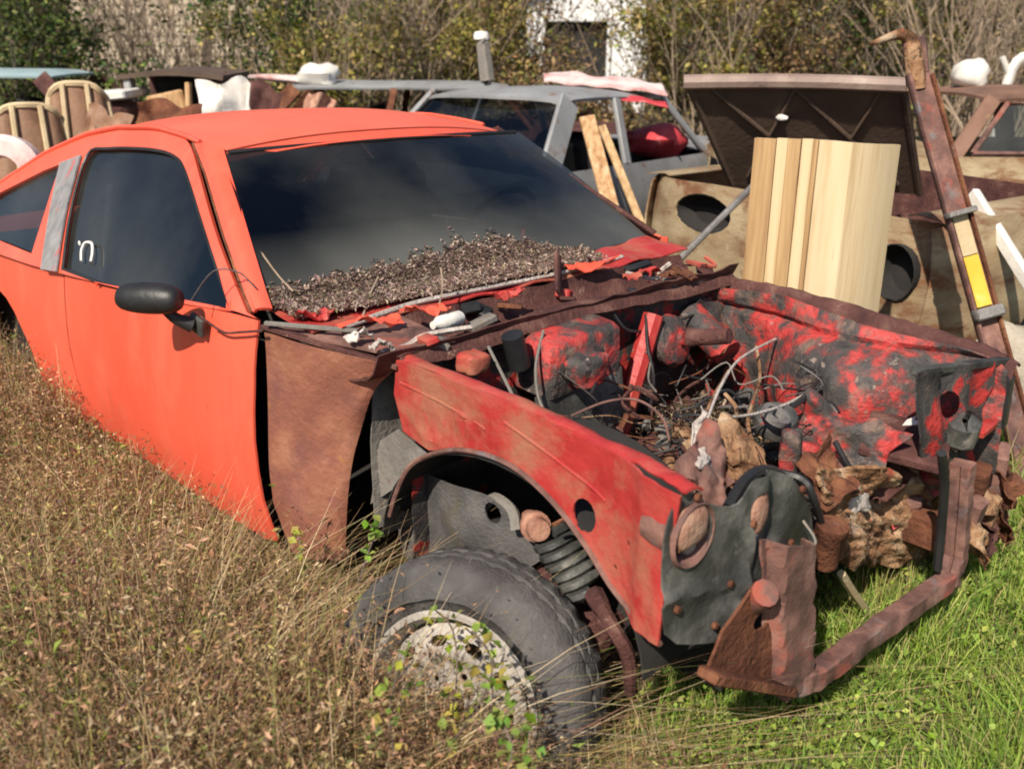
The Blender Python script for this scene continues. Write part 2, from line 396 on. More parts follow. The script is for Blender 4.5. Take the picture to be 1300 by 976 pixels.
def blade_arrays(P, h, wd, C, lean=.5, k=3, tipc=1.0, droop=.6):
    n = len(P); az = rng.uniform(0, 2*math.pi, n); ln = rng.normal(0, lean, n)
    dx = np.stack([np.cos(az), np.sin(az), 0*az], 1); fa = rng.uniform(0, 2*math.pi, n)
    sx = np.stack([np.cos(fa), np.sin(fa), 0*fa], 1)
    lv = []; cv = []
    for i in range(k+1):
        t = i/k
        c = P+dx*(ln*h*(t*.55+t*t*droop))[:, None]; c[:, 2] += h*(t-.28*np.abs(ln)*t*t*droop*1.6)
        ww = (wd*(1-t)**.6+.0003)[:, None]
        lv += [c-sx*ww/2, c+sx*ww/2]
        cc = C*(1+(tipc-1)*t); cv += [cc, cc]
    V = np.stack(lv, 1).reshape(-1, 3); CC = np.stack(cv, 1).reshape(-1, 3)
    b = np.arange(n)[:, None]*(2*(k+1))
    F = np.concatenate([b+np.array([[2*i, 2*i+1, 2*i+3, 2*i+2]]) for i in range(k)], 0)
    return V, F, CC
def palette(n, cols, wts, jit=.18):
    cols = np.array(cols); i = rng.choice(len(cols), n, p=np.array(wts)/sum(wts))
    return np.clip(cols[i]*(1+rng.normal(0, jit, (n, 1)))+rng.normal(0, .012, (n, 3)), .004, .95)
def nz2(x, y, f, seed=0):
    """cheap smooth 2-D noise, -1..1"""
    v = np.zeros_like(x)
    r = np.random.default_rng(100+seed)
    for i in range(7):
        a = r.uniform(0, 6.28); k = f*r.uniform(.6, 1.8); p = r.uniform(0, 6.28)
        v += np.sin(k*(x*math.cos(a)+y*math.sin(a))+p+.7*np.sin(k*.6*(x*math.sin(a)-y*math.cos(a))+p*2))
    return v/4
GZ = .12
# ================================================================== ground
def ground_z(x, y):
    """height of the ground at numpy x,y"""
    d = np.hypot(x, y)
    return GZ + .02*nz2(x, y, 2.2, 1) - .05*np.clip((y+.2)/3, 0, 1)
def make_ground():
    n = 150
    u = np.linspace(-1, 1, n); g = np.sign(u)*(np.abs(u)**2.6)*140
    Xg, Yg = np.meshgrid(g-1, g+1, indexing='ij')
    Zg = ground_z(Xg, Yg)-.004
    V = np.stack([Xg, Yg, Zg], -1).reshape(-1, 3)
    i = np.arange(n*n).reshape(n, n)
    F = np.stack([i[:-1, :-1], i[1:, :-1], i[1:, 1:], i[:-1, 1:]], -1).reshape(-1, 4)
    tag(fast('ground', V, F, None, 'soil'), 'brown thatchy soil under the weeds and grass', 'ground', kind='structure')
make_ground()

# ================================================================== the orange coupe
CAR = thing('wrecked_coupe', 'stripped bright orange coupe with no hood or front fenders', 'car', (-1, 0, GZ))
def wheel_matrix(c, n):
    q = Vector(n).to_track_quat('Z', 'Y').to_matrix().to_4x4(); q.translation = c; return q
def xz(p): return (p[0], p[2])
def belt(x): return float(np.interp(x, [-3.2, -2.4, -2.06, -1.79, -1.47, -.58], [.80, .812, .819, .830, .846, .910]))
def side_y(x, z):
    y = float(np.interp(z, [.15, .22, .30, .42, .55, .66, .78, .86, .92], [.735, .765, .795, .822, .834, .832, .822, .812, .80]))
    if x < -2.6: y -= .25*(-2.6-x)**2
    return -y
def green_y(z): return -.80+.65*(z-.88)

def build_side(sg):
    """outer skins of one flank; sg=1 is the flank towards the weeds, -1 its mirror"""
    f = lambda x, z: (x, sg*(side_y(x, z)+wob(x, sg, z, 2.6, .006)+wob(x, sg+3, z, 7, .0016)), z)
    xs = np.linspace(-.605, -1.79, 12)
    # door skin
    out = [(-.603, .905), (-.612, .78), (-.618, .60), (-.612, .44), (-.603, .318), (-.66, .302)]
    out += [(-1.0, .292), (-1.4, .292), (-1.72, .296), (-1.765, .40), (-1.782, .60), (-1.786, .829)]
    out += [(x, belt(x)) for x in xs[::-1][1:-1]]
    door = sheet('door', 'orange', CAR, out, f, step=.08, thick=.006)
    # quarter panel with the rear wheel arch
    arch = [(-2.47+.33*math.cos(t), .34+.33*math.sin(t)) for t in np.linspace(0, math.pi, 14)]
    out = [(-1.795, .829), (-1.791, .60), (-1.774, .40), (-1.73, .296), (-2.05, .296), (-2.135, .30)] + arch + [(-2.82, .30), (-3.12, .34), (-3.24, .55), (-3.22, .80)]
    out += [(x, belt(x)) for x in np.linspace(-3.1, -1.85, 14)]
    qp = sheet('quarter_panel', 'orange', CAR, out, f, step=.09, thick=.006)
    # rocker
    mb = MB()
    mb.grid(lambda u, v: (-.62-1.5*u, sg*(-.785+.12*v), .297-.085*math.sin(v*math.pi/2)-.001*v), 12, 4)
    mb.build('rocker_panel', 'darkrust', CAR, solid=.004)
    # window frame of the door + pillars, one pressing with two openings
    edge = [xz(p) for p in ((-2.62, -0.708, 1.021), (-2.327, -0.622, 1.154), (-2.073, -0.572, 1.231), (-1.86, -0.549, 1.266), (-1.59, -0.54, 1.28), (-1.431, -0.547, 1.269), (-1.329, -0.565, 1.242), (-1.194, -0.61, 1.172), (-0.938, -0.701, 1.033), (-0.682, -0.782, 0.908))]
    edge = smooth([(-2.98, .84), (-2.85, .90)]+edge, 4)
    out = [(-.63, .903)] + [(x, belt(x)+.004) for x in np.linspace(-.75, -3.0, 22)] + edge
    win = smooth([xz(p) for p in ((-1.775, -0.822, 0.846), (-1.904, -0.713, 1.013), (-1.986, -0.609, 1.173), (-1.862, -0.591, 1.202), (-1.575, -0.58, 1.219), (-1.399, -0.585, 1.211), (-1.279, -0.61, 1.173), (-1.046, -0.687, 1.055), (-0.879, -0.744, 0.966))], 4) + [xz((-0.753, -0.79, 0.896)), xz((-0.937, -0.8, 0.879)), xz((-1.128, -0.808, 0.867)), xz((-1.469, -0.82, 0.849))]
    qg = [(-2.80, .87), (-2.70, .935), xz((-2.579, -0.726, 0.994)), xz((-2.258, -0.654, 1.104)), xz((-2.152, -0.635, 1.133)), xz((-2.088, -0.734, 0.981)), xz((-2.05, -0.816, 0.856)), xz((-2.37, -0.815, 0.857)), (-2.6, .845)]
    gf = lambda x, z: (x, sg*(green_y(z)-.010*math.sin(max(0, min(1, (z-.82)/.45))*math.pi)), z)
    sheet('window_frame', 'orange', CAR, out, gf, holes=[win, qg], step=.08, thick=.012)
    def off(f0, d): return lambda x, z: (f0(x, z)[0], f0(x, z)[1]+sg*d, f0(x, z)[2])
    def grow(pl, k):
        cx = sum(p[0] for p in pl)/len(pl); cz = sum(p[1] for p in pl)/len(pl)
        return [(cx+(p[0]-cx)*k, cz+(p[1]-cz)*k) for p in pl]
    wg = sheet('door_glass', 'glass', CAR, grow(win, 1.02), off(gf, .016), step=.15, thick=0)
    sheet('quarter_glass', 'glass', CAR, grow(qg, 1.03), off(gf, .016), step=.15, thick=0)
    # black weatherstrip following the window opening
    MB().tube([off(gf, .004)(p[0], p[1]) for p in win]+[off(gf, .004)(*win[0])], .006, 6).build('weatherstrip', 'black', wg)
    # peeling pillar cover
    tr = [xz(p) for p in ((-2.139, -0.631, 1.139), (-2.007, -0.609, 1.174), (-1.91, -0.714, 1.012), (-1.786, -0.826, 0.84), (-1.906, -0.833, 0.829), (-2.027, -0.73, 0.988))]
    sheet('pillar_trim', 'trim', CAR, tr, off(gf, -.012), step=.06, thick=.006)
    # windshield post between seam and glass
    oe = [(-1.317, -0.56, 1.25), (-1.174, -0.605, 1.18), (-0.933, -0.693, 1.045), (-0.726, -0.762, 0.938), (-0.66, -0.782, 0.908)]
    ie = [(-1.189, -0.535, 1.241), (-1.051, -0.588, 1.159), (-0.858, -0.662, 1.045), (-0.69, -0.726, 0.945), (-0.633, -0.746, 0.911)]
    mb = MB()
    def ap(u, v):
        k = min(int(u*4), 3); t = u*4-k
        a = Vector(oe[k]).lerp(Vector(oe[k+1]), t); b = Vector(ie[k]).lerp(Vector(ie[k+1]), t)
        p = a.lerp(b, v if sg == 1 else .55+.45*v); q = .012*math.sin(v*math.pi)+(.008 if v > .25 else 0)
        p += Vector((.5, -.6, .5)).normalized()*q
        return (p.x, sg*p.y if sg == 1 else -p.y, p.z)
    mb.grid(ap, 16, 8).build('windshield_post', 'orange' if sg == 1 else 'darkrust', CAR, solid=-.008, sharp=50)
    # seam between door frame and post
    MB().tube([(p[0]+.004, sg*(p[1]-.006), p[2]+.004) for p in oe], .0045, 6).build('door_seam', 'rust', CAR)
    return door
door = build_side(1)
build_side(-1)

# roof and hatch
REX = [-2.98, -2.85, -2.62, -2.327, -2.073, -1.86, -1.59, -1.391, -1.30, -1.19]
REZ = [.85, .905, 1.021, 1.154, 1.231, 1.266, 1.280, 1.268, 1.258, 1.243]
def roof_pt(u, v):
    x = -1.185-1.75*u
    ze = float(np.interp(x, REX, REZ)); ye = -green_y(ze)-.002
    s = 2*v-1
    xx = x+(.03*(1-s*s) if u < .25 else 0)*(1-u/.25 if u < .25 else 0)
    cr = .042*(1-abs(s)**2.4)*(1 if u < .6 else 1-.4*(u-.6)/.4)
    return (xx, s*ye, ze+cr-.006*(u < .01))
MB().grid(roof_pt, 36, 28).build('roof', 'orange_roof', CAR, solid=.006, sharp=60)
MB().grid(lambda u, v: tuple(Vector(roof_pt(.01+u*.98, .03+.94*v))+Vector((-.01, 0, -.03))), 20, 12).build('headliner', 'dark', CAR)
def header(v, k):
    p = roof_pt(0, v); return (p[0]+.012+.03*k, p[1], p[2]-.004-.022*k)
MB().grid(lambda u, v: header(v, u), 3, 24).build('windshield_header', 'orange', CAR, solid=.006)
for sg in (1, -1):
    MB().tube([(x, -sg*(green_y(float(np.interp(x, REX, REZ)))-.004), float(np.interp(x, REX, REZ))+.004) for x in np.linspace(-1.28, -2.9, 24)], .008, 6).build('drip_rail', 'orange', CAR)

def ws_pt(u, v):
    """u 0 base..1 header, v 0 right..1 left"""
    s = 2*v-1
    yb, yt = (.745, .56) if s < 0 else (.735, .63)
    bow = (1-s*s)
    xb = -.640+.055*bow; xt = -1.165+.045*bow
    x = xb+(xt-xb)*u; z = .912+(1.236-.912)*u+.012*math.sin(u*math.pi)+.006*bow*u*2
    return (x, s*(yb+(yt-yb)*u), z)
MB().grid(ws_pt, 10, 20).build('windshield', 'glassw', CAR)
MB().tube([ws_pt(1, v) for v in np.linspace(0.02, .98, 16)], .008, 6).build('windshield_gasket', 'black', CAR)

# cowl: painted strip, open plenum, lip
MB().grid(lambda u, v: (-.66+.19*u, -.74+1.48*v, .915-.025*u+.004*math.sin(v*40)*u+wob(u, v*4, 0, 3, .008)), 6, 40).build('cowl_panel', 'redfend', CAR, solid=.004)
MB().tube(smooth([(-0.439, -0.684, 0.895), (-0.483, -0.492, 0.9), (-0.492, -0.328, 0.903), (-0.485, 0.104, 0.9), (-0.513, 0.445, 0.9)], 6), [.007]*25, 6).build('cowl_edge_strip', 'pale', CAR)
MB().grid(lambda u, v: (-.475+.23*u, -.72+1.42*v, .885-.085*math.sin(math.pi*u)**.6-.005+wob(u*2, v*6, 1, 3, .012)), 10, 30).build('cowl_plenum', 'darkrust', CAR, solid=.004)
lipc = smooth([(-0.25, -0.657, 0.859), (-0.25, -0.537, 0.852), (-0.25, -0.385, 0.852), (-0.25, -0.162, 0.867), (-0.25, 0.161, 0.857), (-0.25, 0.425, 0.842), (-0.25, 0.687, 0.84)], 6)
mb = MB()
def lip(u, v):
    i = min(int(u*(len(lipc)-1)), len(lipc)-2); t = u*(len(lipc)-1)-i
    p = Vector(lipc[i]).lerp(Vector(lipc[i+1]), t)
    a = v*3.0
    return (p.x-.035+.055*v+wob(u*8, v, 2, 2, .006), p.y, p.z+.012-.03*max(0, v-.55)*2+wob(u*12, v, 3, 2, .006))
mb.grid(lip, 60, 8).build('firewall_lip', 'darkrust', CAR, solid=.006)
mb = MB()
mb.grid(lambda u, v: (-.275+.012*math.sin(v*9)+wob(v*6, u*4, 0, 1.5, .014)-.03*u, -.60+1.26*v, .86-.62*u), 24, 50)
mb.build('firewall', 'redblack2', CAR, solid=.006)
# wiper stub and odd bits lying on the cowl
MB().bar((-0.39, 0.016, 0.875), (-0.489, 0.116, 0.958), .030, .012, up=(1, 0, 0)).build('wiper_stub', 'darkrust', CAR)
mb = MB().lathe([(0, -.05), (.016, -.05), (.019, -.044), (.019, .03), (.012, .04), (.010, .052), (0, .052)], 16, Matrix.Translation((-0.376, -0.408, 0.875)) @ rotm(math.pi/2, 0, .1))
mb.build('fluid_bottle', 'white', CAR)
for i, (c, m_, ln, wd) in enumerate([((-0.406, -0.621, 0.905), 'orange', .16, .03), ((-0.417, -0.444, 0.9), 'orange', .12, .025), ((-0.415, -0.172, 0.895), 'redfend', .10, .02), ((-0.456, 0.228, 0.91), 'orange', .17, .035), ((-0.34, 0.327, 0.89), 'redfend', .12, .03), ((-0.356, -0.692, 0.895), 'pale', .06, .03), ((-0.277, -0.686, 0.885), 'pale', .05, .025), ((-0.268, 0.405, 0.885), 'rust', .12, .05), ((-0.528, -0.694, 0.91), 'redfend', .08, .03)]):
    c = Vector(c)
    MB().grid(lambda u, v: (c.x+(v-.5)*wd+.2*(u-.5)*ln+wob(u*5, v*3, i, 2, .012), c.y+(u-.5)*ln, c.z+.006+.015*math.sin(u*5+i)*v+wob(u*7, v*5, i+3, 2, .014)), 10, 4).build('cowl_scrap', m_, CAR, solid=.003)
rc = random.Random(17)
for i in range(22):
    c = Vector((-.46+.2*rc.random(), rc.uniform(-.62, .66), .86+rc.uniform(-.01, .02)))
    if i % 3 == 0: MB().tube(smooth([c+Vector((rc.uniform(-.05, .05), (k-1.5)*rc.uniform(.03, .09), rc.uniform(-.015, .025))) for k in range(4)], 5), rc.uniform(.003, .007), 5).build('cowl_cable', rc.choice(['black', 'darkrust', 'redfend', 'pale']), CAR)
    else: MB().box(c, (rc.uniform(.02, .06), rc.uniform(.03, .10), rc.uniform(.01, .03)), (rc.uniform(-.4, .4), rc.uniform(-.4, .4), rc.uniform(0, 3)), .2).build('cowl_fitting', rc.choice(['darkrust', 'black', 'redfend', 'rust', 'greypanel']), CAR)

# ---------------------------------------------------------------- inner structure right of the door
pl = [(-0.588, -0.795, 0.88), (-0.621, -0.79, 0.501), (-0.617, -0.785, 0.402), (-0.561, -0.775, 0.295)]
pr_ = [(-0.256, -0.66, 0.845), (-0.324, -0.69, 0.765), (-0.38, -0.72, 0.579), (-0.412, -0.735, 0.313)]
PL = smooth(pl, 8); PR = smooth(pr_, 8)
def plate(u, v):
    k = u*(len(PL)-1); i = min(int(k), len(PL)-2); t = k-i
    a = Vector(PL[i]).lerp(Vector(PL[i+1]), t); b = Vector(PR[i]).lerp(Vector(PR[i+1]), t)
    p = a.lerp(b, v)
    n = Vector((.42, -.9, .1))
    p += n*(.018*math.sin(v*math.pi)+wob(u*3, v*2, 5, 1.4, .015)-.012*(max(0, v-.9)*10)**2)
    return tuple(p)
MB().grid(plate, 30, 24).build('hinge_pillar_plate', 'plate', CAR, solid=-.005)
sheet('dash_side_panel', 'greypanel', CAR, [(-.668, .40), (-.50, .40), (-.50, .86), (-.60, .86), (-.66, .84)], lambda u, v: (-.36+wob(u*4, v*4, 2, 2, .02), u, v), step=.06)
MB().grid(lambda u, v: (-.60+.01*math.sin(u*25), -.70-.075*v, .88-.58*u), 20, 3).build('door_jamb', 'dark', CAR, solid=.004)
mb = MB()
for k in range(7):
    mb.tube(smooth([(-.588+random.uniform(-.008, .008), -.770+random.uniform(-.012, .012), .86-.58*t) for t in np.linspace(0.02*k, 1-.05*k, 7)], 4), .0035+.001*(k % 2), 5)
mb.build('torn_seal', 'rosegrime', CAR)
MB().grid(lambda u, v: (-.58+.33*u+wob(u, v, 0, 9, .004), -.795+.13*u+(.33-.16*u)*v, .888-.02*u+.004*math.sin(v*9)), 8, 8).build('cowl_corner', 'rosegrime', CAR, solid=.004)
MB().bar((-0.591, -0.8, 0.894), (-0.25, -0.662, 0.842), .02, .012).build('plate_top_flange', 'darkrust', CAR)
MB().bar((-0.562, -0.81, 0.909), (-0.385, -0.672, 0.9), .01, .01).build('trim_strip', 'greypanel', CAR)

# right inner fender
def fend_y(x, z):
    y = -.66-.055*max(0, min(1, (x-.30)/.22))**2
    y += .012*math.sin((z-.5)*9)                                  # slight belly
    for cx, cz, r in ((-.16, .735, .05), (-.04, .76, .02)):
        d = math.hypot(x-cx, z-cz); y -= .007*math.exp(-((d-r)/.008)**2)
    if x > .42: y -= .010*math.exp(-((x-.475)/.02)**2)
    return y+wob(x, 0, z, 4, .008)
arch = smooth([xz(p) for p in ((0.538, -0.71, 0.522), (0.463, -0.69, 0.523), (0.398, -0.67, 0.553), (0.312, -0.66, 0.615), (0.223, -0.66, 0.676), (0.112, -0.66, 0.714), (-0.007, -0.66, 0.71), (-0.111, -0.66, 0.678))], 5)
out = [xz((-0.252, -0.66, 0.859)), xz((-0.068, -0.66, 0.856)), xz((0.088, -0.66, 0.853)), xz((0.319, -0.66, 0.831)), xz((0.48, -0.68, 0.826)), xz((0.561, -0.7, 0.819)), xz((0.549, -0.715, 0.743)), xz((0.539, -0.715, 0.649))] + arch + [xz((-0.165, -0.66, 0.662)), xz((-0.255, -0.66, 0.683)), xz((-0.28, -0.66, 0.769))]
FENDER = sheet('inner_fender', 'redfend', CAR, out, lambda x, z: (x, fend_y(x, z), z), holes=[ell(.306, .672, .030, .036, 14), ell(.395, .60, .006, .006, 8), ell(.43, .665, .005, .008, 8)], step=.022, thick=.005)
tag(FENDER, 'weathered red inner fender with wheel arch')
for rp in ([(-.25, .805), (-.12, .795), (.0, .778), (.03, .770)], [(.09, .805), (.2, .775), (.33, .735), (.36, .722)]):
    MB().tube([(q[0], fend_y(q[0], q[1])+.003, q[1]) for q in smooth([(x, z, 0) for x, z in rp], 6)], .010, 8).build('stamped_rib', 'redfend', FENDER)
# its top flange and arch lip
top = smooth([(-0.252, -0.66, 0.859), (0.088, -0.66, 0.853), (0.319, -0.66, 0.831), (0.48, -0.68, 0.826), (0.561, -0.7, 0.821)], 8)
def flg(u, v):
    k = u*(len(top)-1); i = min(int(k), len(top)-2); p = Vector(top[i]).lerp(Vector(top[i+1]), k-i)
    return (p.x, p.y+.055*v, p.z+.010*math.sin(v*math.pi)-.012*v+wob(u*9, v, 1, 2, .006))
MB().grid(flg, 40, 5).build('fender_flange', 'redfend', CAR, solid=.004)
lipp = smooth([(0.538, -0.71, 0.522), (0.398, -0.67, 0.553), (0.312, -0.66, 0.615), (0.223, -0.66, 0.676), (0.112, -0.66, 0.714), (-0.007, -0.66, 0.71), (-0.111, -0.66, 0.678), (-0.218, -0.66, 0.612), (-0.278, -0.66, 0.521), (-0.307, -0.66, 0.449)], 6)
MB().tube(lipp, .006, 6).build('arch_lip', 'rosegrime', CAR)
sheet('fender_rear_web', 'greypanel', CAR, [xz((-0.28, -0.65, 0.679)), xz((-0.164, -0.65, 0.649)), xz((-0.253, -0.65, 0.578)), xz((-0.3, -0.65, 0.521)), xz((-0.4, -0.65, 0.444)), xz((-0.356, -0.65, 0.627))], lambda x, z: (x, -.645+wob(x, 0, z, 9, .01), z), step=.05)
# wheel well interior: tower, liner, spring, arms
def well(u, v):
    t = math.pi*(.02+.96*u); r = .40
    return (.06-r*math.cos(t)*1.02, -.655+.33*v, .36+r*.86*math.sin(t))
MB().grid(well, 20, 6).build('wheel_house', 'dark', CAR, solid=.004)
MB().grid(lambda u, v: (-.34+.8*u, -.36, .20+v*(.16+.34*math.sqrt(max(0, 1-((u-.5)*2)**2)))), 24, 10).build('wheel_house_wall', 'dark', CAR, solid=.004)
lin = smooth([xz(p) for p in ((-0.417, -0.57, 0.377), (-0.395, -0.57, 0.489), (-0.278, -0.57, 0.536), (-0.06, -0.57, 0.569), (0.01, -0.57, 0.533), (0.12, -0.57, 0.487), (-0.055, -0.57, 0.335), (-0.352, -0.57, 0.254))], 4, True)
sheet('splash_shield', 'tyre', CAR, lin, lambda x, z: (x, -.57+.02*math.sin(x*14)+wob(x, 0, z, 8, .02), z), holes=[ell(*xz((-0.034, -0.57, 0.527)), .022, .028, 10)], step=.03)
mb = MB(); ca = Vector((0.1, -0.53, 0.511)); cb = Vector((0.206, -0.53, 0.41))
mb.tube([ca.lerp(cb, i/60)+.042*(math.cos(i*.63)*Vector((.6, -.35, .35))+math.sin(i*.63)*Vector((.2, .9, .3))) for i in range(61)], .012, 6)
mb.build('coil_spring', 'blackpanel', CAR)
MB().lathe([(0, -.05), (.022, -.05), (.026, -.03), (.026, .0), (.034, .005), (.034, .02), (.026, .025), (.024, .05), (0, .055)], 18, wheel_matrix((0.071, -0.55, 0.527), (.8, -.5, .2))).build('ball_joint', 'pinkrust', CAR)
MB().tube(smooth([(-0.097, -0.55, 0.507), (-0.044, -0.56, 0.555), (0.022, -0.57, 0.551), (0.045, -0.58, 0.516)], 5), .013, 7).build('control_arm', 'greypanel', CAR)
MB().tube(smooth([(0.293, -0.6, 0.468), (0.395, -0.66, 0.461), (0.417, -0.64, 0.4), (0.411, -0.62, 0.304)], 5), [.022, .021, .02]+[.015]*10+[.013, .012, .011], 8).build('lower_arm', 'darkrust', CAR)
MB().box((0.301, -0.58, 0.379), (.06, .06, .12), (.2, .5, .3), .25).build('steering_knuckle', 'darkrust', CAR)
MB().tube([(-0.075, -0.5, 0.45), (0.226, -0.5, 0.307)], .03, 8).build('shock_absorber', 'darkrust', CAR)

# front wheel, steered and leaning
WN = Vector((math.sin(.35)*math.cos(.20), -math.cos(.35)*math.cos(.20), math.sin(.20)))
WC = Vector((.150, -.860, .272))
def wheel(par, m44, R=.288, r=.187, mt=('tyre', 'rim')):
    mb = MB(); n = 128
    prof = [(r, -.1292), (r+.012, -.1333), (R-.07, -.1442), (R-.035, -.1394), (R-.012, -.1258)]
    tread = [(R, -.1156), (R+.002, -.0816), (R-.008, -.07956), (R-.008, -.07276), (R+.003, -.07072), (R+.003, -.04488), (R-.008, -.04284), (R-.008, -.03604), (R+.002, -.034), (R, 0)]
    side = [(R-.012, .015), (R-.035, .028), (R-.055, .034), (R-.070, .034), (r+.03, .028), (r+.012, .016), (r, .010)]
    full = prof+tread+side
    vs = []; fs = []
    for j, (a, h) in enumerate(full):
        istr = len(prof)-1 <= j <= len(prof)+len(tread)
        for k in range(n):
            rr = a
            if istr and (k+(j if j < len(prof)+5 else -j)) % 4 == 0: rr -= .005
            if j in (len(full)-4, len(full)-5): rr += .0015*math.sin(k*.9)
            t = 2*math.pi*k/n; vs.append((rr*math.cos(t), rr*math.sin(t), h))
    m_ = len(full)
    for i in range(m_):
        i2 = (i+1) % m_
        for k in range(n):
            j = (k+1) % n; fs.append((i*n+k, i*n+j, i2*n+j, i2*n+k))
    mb.add(vs, fs, m44)
    ty = mb.build('tyre', mt[0], par, sharp=45)
    # steel rim: barrel + pressed disc with vent slots
    bar = MB().lathe([(r+.006, .018), (r+.002, .024), (r-.008, .022), (r-.014, .008), (r-.024, -.015), (r-.030, -.03), (r-.030, -.10), (r, -.129)], 64, m44, cap=False)
    rim = bar.build('rim', mt[1], par, solid=.003)
    vents = [ell(.128*math.cos(t), .128*math.sin(t), .020, .011, 10, t+math.pi/2) for t in [2*math.pi*k/10 for k in range(10)]]
    lug = [ell(.056*math.cos(t), .056*math.sin(t), .007, .007, 8) for t in [2*math.pi*k/5 for k in range(5)]]
    pr = lambda q: float(np.interp(q, [0, .03, .036, .045, .075, .095, .115, .14, .158, .168], [.012, .012, .010, -.004, -.006, .014, .018, .006, -.012, -.020]))
    sheet('wheel_disc', mt[1], par, ell(0, 0, r-.030, r-.030, 64), lambda x, y: tuple(m44 @ Vector((x, y, pr(math.hypot(x, y))))), holes=vents+lug, step=.014, thick=.004)
    MB().lathe([(.0, .045), (.020, .044), (.028, .036), (.031, .01)], 20, m44).build('hub_cap', 'darkrust', par)
    return rim
def wheel_part(c, n, **k):
    o = bpy.data.objects.new('wheel', None); COL.objects.link(o); o.parent = CAR
    o.matrix_parent_inverse = Matrix.Translation(CAR.location).inverted(); LOCAL.add(o.name)
    return wheel(o, wheel_matrix(c, n), **k)
wheel_part(WC, WN)
wheel_part(Vector((-2.5, -.66, .33)), (0, -1, 0), R=.29, mt=('tyre', 'darkrust'))
wheel_part(Vector((-2.47, .74, .36)), (0, 1, 0), R=.29, mt=('tyre', 'darkrust'))
wheel_part(Vector((.06, .72, .32)), (0, 1, 0), R=.29, mt=('tyre', 'darkrust'))

def crumple(name, m_, c, su, sv, ru, amp, seed, par=CAR, n=12):
    """torn bent sheet-metal scrap"""
    R = rotm(*ru); c = Vector(c)
    def f(u, v):
        e = 1+.35*mnoise.noise(Vector((u*2.5+seed, v*2.5, 2.2)))
        p = Vector(((u-.5)*su*e, (v-.5)*sv*e, amp*mnoise.fractal(Vector((u*1.7+seed*3.7, v*1.7, seed*1.3)), .8, 2.1, 3)))
        return tuple(c+(R @ p))
    return MB().grid(f, n, n).build(name, m_, par, solid=.003, sharp=60)
# ---------------------------------------------------------------- nose: lamp panel, support, lower bar
def nose_x(y, z): return .545+.02*math.sin((y+.7)*7)+.02*(.75-z)*2
fp = [(p[1], p[2]) for p in ((0.555, -0.731, 0.737), (0.555, -0.718, 0.553), (0.555, -0.611, 0.494), (0.555, -0.549, 0.486), (0.555, -0.491, 0.508), (0.555, -0.382, 0.527), (0.555, -0.295, 0.546), (0.555, -0.196, 0.513), (0.555, -0.214, 0.598), (0.555, -0.267, 0.666), (0.555, -0.348, 0.738), (0.555, -0.425, 0.776), (0.555, -0.489, 0.784), (0.555, -0.54, 0.751), (0.555, -0.604, 0.766), (0.555, -0.667, 0.806), (0.555, -0.695, 0.809))]
hl = ((0.555, -0.665, 0.73)[1], (0.555, -0.665, 0.73)[2])
ov = ((0.555, -0.475, 0.713)[1], (0.555, -0.475, 0.713)[2])
LAMP = sheet('lamp_panel', 'blackpanel', CAR, smooth(fp, 3, True), lambda y, z: (nose_x(y, z)+wob(0, y, z, 6, .006)+wob(0, y, z, 21, .0015)+.016*max(0, 1-abs(y+.50-.25*(z-.65))/.03)-.014*max(0, 1-abs(y+.42)/.04)+.010*max(0, 1-abs(z-.60+.2*(y+.6))/.02), y, z), holes=[ell(*hl, .052, .060, 20), ell(*ov, .030, .045, 18)], step=.014, sharp=30)
tag(LAMP, 'dark greasy lamp panel with empty round headlight hole')
m44 = wheel_matrix((.545, *hl), (1, 0, 0))
MB().lathe([(.062, .012), (.058, .02), (.052, .012), (.047, -.03), (.038, -.07), (.015, -.085), (0, -.085)], 28, m44, cap=False).build('headlight_bucket', 'rosegrime', LAMP, solid=.002)
MB().box((.55, hl[0]+.005, hl[1]-.012), (.02, .088, .010), (.1, 0, 0)).build('headlight_bracket', 'tanrust', LAMP)
MB().lump((.555, hl[0]-.002, hl[1]+.016), (.030, .094, .080), (0, 0, 0), .15, 3, 24, .9, 8).build('headlight_shell', 'pinkrust', LAMP)
MB().lump((.53, hl[0]+.02, hl[1]-.035), (.04, .03, .035), (0, 0, 0), .3, 3, 10, .8, 5).build('headlight_socket', 'pale', LAMP)
MB().lump((.548+.02*math.sin((ov[0]+.7)*7), ov[0], ov[1]), (.03, .068, .10), (0, 0, 0), .15, 3, 20, .95, 2).build('marker_plug', 'pinkrust', LAMP)
for (py_, pz_) in ((-.70, .60), (-.60, .53), (-.66, .80), (-.56, .60), (-.34, .60), (-.30, .70), (-.50, .70)):
    MB().lathe([(0, .008), (.006, .008), (.0075, .006), (.0075, 0)], 8, wheel_matrix((nose_x(py_, pz_)+.008, py_, pz_), (1, 0, 0))).build('bolt', 'rust', LAMP)
# dark rubber band arched over the panel
MB().tube(smooth([(0.54, -0.527, 0.727), (0.53, -0.463, 0.755), (0.52, -0.383, 0.75), (0.52, -0.307, 0.712), (0.53, -0.238, 0.633)], 6), .013, 8).build('rubber_seal', 'black', CAR)
